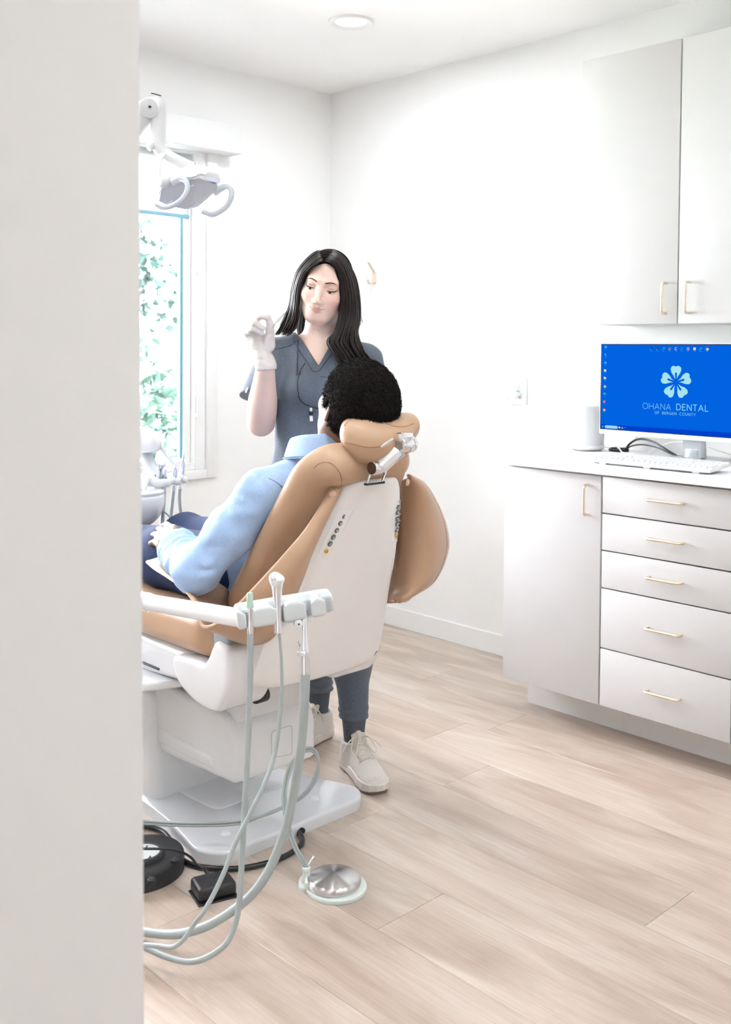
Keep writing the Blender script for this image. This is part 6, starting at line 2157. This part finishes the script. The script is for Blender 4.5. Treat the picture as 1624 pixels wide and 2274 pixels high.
def wtop(P):
    d = ell(P, W(713, 858, .012), (.142, .098, .150))
    d = smin(d, ell(P, W(703, 975, .005), (.134, .102, .17)), .06)
    d = smin(d, ell(P, W(698, 1070, .01), (.150, .108, .12)), .05)
    for x in (686, 746): d = smin(d, ell(P, W(x, 868, -.058), (.055, .045, .055)), .05)
    d = smin(d, chain(P, [SR, (SR + NB) / 2 + A3((0, .002, -.004)), NB + A3((0, .02, -.045)), (SL + NB) / 2 + A3((0, .002, -.004)), SL], [.051, .0535, .070, .0535, .051], .03), .035)
    wr = .0032 * vnoise(P * A3((1.6, 1.2, .55)), 15, 2) + .0013 * vnoise(P * A3((1, 1, .5)), 42, 4)
    # sleeves
    for S_, E_, t in ((SR, ER, .66), (SL, EL_, .64)):
        e = S_ + (E_ - S_) * t + (A3((-.022, .012, 0)) if S_ is SR else A3((.0, 0, 0)))
        s = chain(P, [S_, S_ + (E_ - S_) * t * .5, e + (E_ - S_) * .1], [.054, .061, .067], .02)
        ax = (E_ - S_) / np.linalg.norm(E_ - S_)
        s = smax(s, (P - e) @ ax, .003)
        d = smin(d, s, .018)
    d = d + wr
    # V neck: opening between the two neckline edges, and round the neck at the back
    x, z = P[:, 0], P[:, 2]
    def side(a, b): return ((b[0] - a[0]) * (z - a[2]) - (b[2] - a[2]) * (x - a[0])) / math.hypot(b[0] - a[0], b[2] - a[2])
    v = np.maximum(-side(vl, vb), -side(vb, vr))             # inside where both negative
    v = np.maximum(v, P[:, 1] - .02)
    nk = cap(P, NB + A3((-.004, .012, .03)), NB + A3((.004, .0, .25)), .066, .075)
    d = smax(d, -np.minimum(v, nk), .003)
    return smax(d, -(P[:, 2] - .795), .004)


tp_ = wobj('scrub_top', wtop, (-.34, -.24, .77), (.36, .22, 1.46), .0036, SCRUB)


def on_w(f, px, py, lift=.0008, d0=2.7, d1=3.6):
    q = _ray(px, py); t = d0
    for _ in range(80):
        p = np.array([(WI @ Vector((CP + q * t).tolist()))[:]], F32)
        s = f(p)[0]
        if s < .0003: return Vector((CP + q * (t - lift)).tolist())
        t += max(s * .6, .0005)
        if t > d1: break
    return None


def seam(f, px, r, m, parent, name='seam', n=6, lift=.0008, flat=None):
    p = [on_w(f, x, y, lift) for x, y in px]
    p = [v for v in p if v is not None]
    if len(p) > 1: return MB().tube(p, r, 6, n, flat=flat).build(name, m, parent, sharp=0)


seam(wtop, [(607, 776), (625, 773), (645, 767), (659, 757)], .0009, SEAMD, tp_)
seam(wtop, [(650, 752), (665, 778), (683, 806), (696, 824), (711, 822), (718, 811)], .0008, SEAMD, tp_, 'neckband_seam', 4)
seam(wtop, [(752, 750), (738, 783), (726, 800), (716, 814)], .0008, SEAMD, tp_, 'neckband_seam', 4)
seam(wtop, [(712, 836), (728, 838), (742, 838), (760, 836)], .0008, SEAMD, tp_, 'pocket_seam', 4)
seam(wtop, [(592, 978), (604, 984), (620, 987), (640, 990)], .0009, SEAMD, tp_, 'pocket_seam', 4)
seam(wtop, [(591, 983), (604, 989), (620, 992), (640, 995)], .0007, SEAMD, tp_, 'pocket_seam', 4)
a_, b_ = on_w(wtop, 731, 838, .0012), on_w(wtop, 741, 838, .0012)
if a_ and b_:
    o = MB().box((-.001, -.001, -.0055), ((b_ - a_).length, .001, .0055), .0004, 1, M=Matrix.Translation(a_) @ Matrix.Rotation(math.atan2((b_ - a_).y, (b_ - a_).x), 4, 'Z')).build('name_tag', BLACKP, tp_)
    MB().tube([on_w(wtop, x, y, .0026) for x, y in [(735.5, 839), (737, 837.5), (738, 839), (739.5, 837), (741, 837.5)]], .0006, 5).build('tag_mark', TEETH, o)
# button on the rolled sleeve tab
a_ = on_w(wtop, 549, 866, .001)
if a_: MB().tube([a_ + rz_ * -.008 - rx * .004, a_ + rz_ * .008 + rx * .003], .0022, 8).build('sleeve_button', CHROME, tp_)

# ---- trousers, socks, shoes
AL = WI @ zp(800, 1655, .10); AR = WI @ zp(706, 1580, .10)
AL = np.array((AL.x, AL.y, .10), F32); AR = np.array((AR.x, AR.y, .10), F32)
AL = np.array((WI @ Vector((2.132, 2.2436, .10)))[:], F32); AR = np.array((WI @ Vector((2.221, 2.505, .10)))[:], F32)
HPL, HPR = W(752, 1110, .0), W(660, 1110, .01)
KL = (HPL + AL) / 2 + A3((.012, -.035, .0)); KR = (HPR + AR) / 2 + A3((-.010, -.05, 0))
CLs = AL + A3((.0, .0, .075)); CRs = AR + A3((.0, .0, .075))


def wpants(P):
    d = ell(P, W(702, 1085, .01), (.155, .110, .115))
    for H, K, A_ in ((HPL, KL, AL), (HPR, KR, AR)):
        top = A_ + A3((0, 0, .072))
        l = chain(P, [H, K, K + (top - K) * .45, top], [.088, .062, .0575, .0405], .03)
        d = smin(d, l, .03)
    for A_ in (AL, AR):
        t = P[:, 2] - (A_[2] + .072)
        near = np.exp(-(t / .03) ** 2) * np.exp(-((P[:, 0] - A_[0]) / .12) ** 2)
        d = d - .0035 * near + .002 * near * np.sin(P[:, 2] * 260 + 3 * vnoise(P, 25, 7))
    d = d + .0022 * vnoise(P * A3((1.4, 1.4, .5)), 20, 8)
    cut = np.where(P[:, 1] < (AL[1] + AR[1]) / 2, AL[2] + .062, AR[2] + .062)
    return smax(d, -(P[:, 2] - cut), .004)


wobj('scrub_trousers', wpants, (-.26, -.26, .10), (.26, .24, 1.0), .0045, SCRUB)
for A_, nm in ((AL, 'ankle_cuff'), (AR, 'ankle_cuff')):
    pts = [WM @ Vector((A_ + A3((0, 0, h))).tolist()) for h in (-.012, .0, .028, .060, .080)]
    MB().tube(pts, [.0285, .0308, .0338, .0372, .0390], 28, 4).build(nm, SCRUBD, den, sharp=0)
    pts = [WM @ Vector((A_ + A3((0, 0, h))).tolist()) for h in (-.075, -.03, -.008)]
    MB().tube(pts, [.022, .0235, .0285], 24, 3).build('sock', mat('black_sock', (.008, .008, .009), .9), den, sharp=0)
seamp = [WM @ Vector((AL + A3((-.030 - .0, -.022, h))).tolist()) for h in (.125, .145)]

KNIT = mat('cream_knit', (.70, .66, .61), .85, var=.07, vscale=220, bump=.5, bscale=380)
SOLE = mat('cream_foam_sole', (.70, .655, .60), .6, var=.08, vscale=40)
SOLED = mat('sole_tread', (.22, .18, .15), .8)
LACE = mat('cream_lace', (.72, .67, .58), .7)


def shoe(heel, toe, parent, side):
    """low knit sneaker; local y runs heel -> toe"""
    h = Vector((heel[0], heel[1], 0)); t = Vector((toe[0], toe[1], 0))
    L = (t - h).length; fy = (t - h).normalized(); fx = Vector((fy.y, -fy.x, 0))
    M = Matrix(((fx.x, fy.x, 0, h.x), (fx.y, fy.y, 0, h.y), (0, 0, 1, 0), (0, 0, 0, 1)))
    k = L / .25
    def width(y):
        return np.interp(y / k, [-.004, .006, .03, .08, .13, .175, .21, .235, .252], [.004, .024, .033, .031, .036, .043, .040, .029, .004]).astype(F32)
    def ctr(y): return np.interp(y / k, [0, .08, .15, .25], [0, .001, .003, .0]).astype(F32) * side
    def sole(P):
        y = P[:, 1]
        d2 = (np.abs(P[:, 0] - ctr(y)) - width(y) - .0035)
        d2 = np.maximum(d2, np.maximum(-y - .002, y - L + .0))
        rock = .004 + .010 * np.clip((y / k - .19) / .06, 0, 1) ** 2 + .006 * np.clip((.03 - y / k) / .03, 0, 1) ** 2
        topz = .032 + .010 * np.clip((.06 - y / k) / .06, 0, 1)
        d = np.maximum(d2 * .8, np.maximum(P[:, 2] - topz, rock - P[:, 2]))
        return d + .0012 * np.sin(y * 620) * np.clip((.014 - P[:, 2]) / .01, 0, 1)
    sdf_obj('sole', sole, (-.07, -.02, -.004), (.07, L + .02, .055), .0026, SOLE, parent, M=M)
    def tread(P):
        y = P[:, 1]
        d2 = np.maximum(np.abs(P[:, 0] - ctr(y)) - width(y) + .001, np.maximum(-y + .006, y - L + .012))
        return np.maximum(d2, np.maximum(P[:, 2] - .012, .0005 - P[:, 2]))
    sdf_obj('tread', tread, (-.07, -.02, -.006), (.07, L + .02, .03), .004, SOLED, parent, M=M)
    def upper(P):
        x, y, z = P[:, 0] - ctr(P[:, 1]), P[:, 1], P[:, 2]
        hgt = np.interp(y / k, [-.005, .0, .03, .07, .11, .15, .19, .225, .25], [.068, .090, .088, .086, .092, .074, .058, .048, .020]).astype(F32)
        w = width(y)
        zz = np.clip((z - .024) / np.maximum(hgt - .024, 1e-3), -1, 2)
        sect = np.sqrt((x / np.maximum(w, 1e-3)) ** 2 + np.maximum(zz, 0) ** 2.4) - 1
        d = sect * np.minimum(w, .03) * .75
        d = np.maximum(d, .02 - z)
        d = smax(d, np.maximum(-y - .002, y - L + .004), .004)
        col = cap(P, (0, .054 * k, .05), (0, .050 * k, .16), .0255, .032)
        rim = smax(cap(P, (0, .055 * k, .04), (0, .050 * k, .112), .0375, .0385), z - .090 - .20 * np.maximum(y - .075 * k, 0), .004)
        d = smin(d, rim, .02)
        d = smax(d, -col, .003)
        ribs = np.exp(-((y / k - .165) / .02) ** 2) * np.clip((z - .045) / .02, 0, 1)
        d = d + .0010 * np.sin(y / k * 700) * ribs
        return d
    sdf_obj('upper', upper, (-.075, -.02, .01), (.075, L + .02, .16), .0026, KNIT, parent, M=M)
    # tongue with its pull tab, laces
    mb = MB()
    mb.loft([[M @ Vector((x, y * k, z + .003 - abs(x) * .35)) for x in (-.022, -.012, 0, .012, .022)] for y, z in ((.155, .070), (.125, .086), (.102, .100), (.088, .116), (.083, .126))], closed=False)
    mb.build('tongue', KNIT, parent, sharp=0, solid=.006, solid_off=0)
    mb = MB(); mb.tube([M @ Vector((0, y * k, z)) for y, z in ((.104, .106), (.089, .124), (.083, .136), (.079, .130))], .0075, 8, 4, flat=.25); mb.build('pull_tab', LACE, parent)
    mb = MB()
    for i in range(4):
        y, z = .152 - i * .016, .072 + i * .0095
        for s in (1, -1):
            mb.tube([M @ Vector((s * .024, y * k, z - .008)), M @ Vector((0, (y - .007) * k, z + .010)), M @ Vector((-s * .024, (y - .016) * k, z + .001))], .0021, 7, 5)
    yb, zb2 = .097, .111
    for s in (1, -1):
        mb.tube([M @ Vector((0, yb * k, zb2)), M @ Vector((s * .022, (yb + .008) * k, zb2 + .008)), M @ Vector((s * .040, (yb + .03) * k, zb2 - .018)), M @ Vector((s * .030, (yb + .04) * k, zb2 - .030)), M @ Vector((s * .006, (yb + .006) * k, zb2 + .002))], .0020, 7, 6)
        mb.tube([M @ Vector((0, yb * k, zb2)), M @ Vector((s * .025, (yb + .003) * k, zb2 + .004)), M @ Vector((s * .050, (yb + .012) * k, zb2 - .012)), M @ Vector((s * .064, (yb + .02) * k, zb2 - .026))], [.0020, .0020, .0018, .0013], 7, 5)
    mb.build('laces', LACE, parent, sharp=0)


shoe((2.152, 2.295), (2.060, 2.055), den, -1)
shoe((2.275, 2.515), (2.035, 2.470), den, 1)

# ---- hair: a dark under-volume plus many overlapping locks
def whair(P):
    q = wh(P) / HS
    cap_ = head_sdf(q) - .004
    cap_ = smin(cap_, ell(q, (-.004, .024, .010), (.072, .094, .084)), .02)
    # open the face: in front of a curved frame
    ang = (q[:, 0] / .062) ** 2 + ((q[:, 2] + .028) / .102) ** 2
    face = np.maximum((np.sqrt(ang) - 1) * .06, q[:, 1] + .012)
    cap_ = smax(cap_, -face, .006)
    cap_ = smax(cap_, -(q[:, 2] + .045), .012)
    cap_ = smax(cap_, -(q[:, 1] + .055 + 1.4 * np.maximum(q[:, 2] + .01, 0)), .012)
    back = chain(P, [W(720, 640, .085), W(718, 720, .105), W(722, 790, .110), W(735, 850, .110)], [.075, .078, .080, .050], .03)
    d = smin(cap_, back, .03)
    return d + .0010 * np.sin(q[:, 1] * 420 + 5 * vnoise(P * A3((1, 1, .25)), 18, 2))


HAIRU = mat('hair_dark_under', (.009, .006, .005), .85, var=.3, vscale=160, spec=.05)
hair = wobj('hair', whair, tuple(W(600, 900, 0) - A3((.02, .2, 0))), tuple(W(850, 540, 0) + A3((.02, .26, .02))), .0036, HAIRU)
part = (719, 574, -.085)
# (outer guide, inner guide) as pixel/depth triples, from the parting down
RO = [(720, 568, .0), (738, 556, -.045), (765, 573, -.058), (789, 613, -.035), (799, 660, -.02), (801, 705, .0), (795, 738, -.02), (803, 768, -.045), (822, 797, -.06), (838, 818, -.06)]
RI = [(721, 584, -.088), (727, 581, -.112), (741, 589, -.118), (752, 620, -.095), (757, 660, -.085), (754, 700, -.080), (745, 735, -.095), (727, 758, -.110), (741, 785, -.130), (765, 832, -.135)]
LO = [(722, 568, .0), (708, 557, -.035), (686, 571, -.035), (661, 604, -.025), (650, 640, -.01), (645, 675, .0), (634, 702, -.01), (621, 725, -.03), (609, 743, -.05)]
LI = [(719, 584, -.088), (714, 581, -.112), (701, 588, -.116), (680, 605, -.090), (667, 640, -.070), (663, 680, -.060), (664, 708, -.055), (657, 730, -.065), (640, 746, -.075)]
rg = random.Random(11)
for outer, inner, n, far in ((RO, RI, 150, .07), (LO, LI, 95, .06)):
    mb = MB(); mb2 = MB()
    for j in range(n):
        t = (j + rg.random()) / n
        lay = rg.random() ** 1.5
        ln = rg.uniform(.86, 1.0)
        pts = []
        ph = rg.uniform(0, 6.28); wv = rg.uniform(.3, 1.0)
        for i, (o, q) in enumerate(zip(outer, inner)):
            u = i / (len(outer) - 1)
            if u > ln + .07: break
            b = min(1.0, .18 + u * 1.4)
            x = q[0] + (o[0] - q[0]) * t; y = q[1] + (o[1] - q[1]) * t; k = q[2] + (o[2] - q[2]) * t
            bulge = -.018 * math.sin(math.pi * t) * min(1, u * 4)
            k += bulge + far * lay * min(1, u * 3) * .6
            x += wv * 3.2 * u * math.sin(ph + u * 7) + rg.uniform(-1, 1) * u
            y += rg.uniform(-1.5, 1.5) * u
            pts.append(WM @ Vector(W(x, y, k).tolist()))
        m = len(pts)
        base = rg.uniform(.0030, .0055)
        rr = [base * (.30 + 1.1 * math.sin(math.pi * min(1, .06 + .84 * i / (m - 1)))) * (1 if i < m - 2 else (.75 if i == m - 2 else .12)) for i in range(m)]
        (mb if j % 2 else mb2).tube(pts, rr, 6, 5, flat=.55)
    for b in (mb, mb2): b.build('hair_locks', HAIR1, hair, sharp=0)['kind'] = 'stuff'
# fine flyaway strands
mb = MB()
for px in ([(640, 690, -.01), (628, 700, -.02), (612, 718, -.03), (607, 735, -.03), (611, 742, -.04)], [(645, 680, 0), (626, 705, -.02), (616, 716, -.02)], [(798, 690, 0), (803, 706, -.01), (806, 716, -.02)], [(797, 705, 0), (804, 713, 0), (800, 722, -.01)], [(823, 790, -.05), (836, 800, -.06), (841, 812, -.06), (838, 818, -.06)]):
    mb.tube([WM @ Vector(W(*q).tolist()) for q in px], .0006, 5, 6)
mb.build('loose_strands', HAIR1, hair, sharp=0)['kind'] = 'stuff'

# ---- eyeglasses hanging on a beaded cord
gl_ = thing('eyeglasses', 'thin black glasses with a small lamp hanging on a dark cord at her chest', 'eyeglasses', WM @ Vector(W(690, 880, -.13).tolist()))
CORD = mat('navy_beaded_cord', (.03, .03, .06), .6, var=.6, vscale=400)
def chest(px, lift=.004): 
    r = []
    for x, y in px:
        v = on_w(lambda P: np.minimum(wtop(P), wbody(P)), x, y, lift)
        if v is not None: r.append(v)
    return r
MB().tube(chest([(661, 735), (662, 755), (661, 790), (660, 815), (659.5, 832)]), .0022, 8, 8).build('cord', CORD, gl_)
MB().tube(chest([(678, 806), (670, 818), (664, 832), (661, 850), (662, 868), (665, 884)], .007), .0017, 8, 6).build('temple', BLACKC, gl_)
MB().tube(chest([(662, 879), (668, 890), (680, 899), (694, 904), (706, 907), (722, 905)], .009), .0022, 8, 6).build('rim', BLACKC, gl_)
MB().tube(chest([(661, 829), (664, 832), (666, 827)], .006), .0030, 8, 4).build('temple_tip', BLACKC, gl_)
a = chest([(691, 905), (691, 920), (692, 935)], .013)
if len(a) == 3:
    MB().tube([a[0], a[0].lerp(a[1], .6)], .0052, 14).build('lamp_neck', CHROME, gl_)
    MB().tube([a[0].lerp(a[1], .55), a[1].lerp(a[2], .15)], .0062, 16).build('lamp_band', BLACKP, gl_)
    MB().tube([a[1], a[2]], [.0058, .0064], 16).build('lamp_head', SYR, gl_)
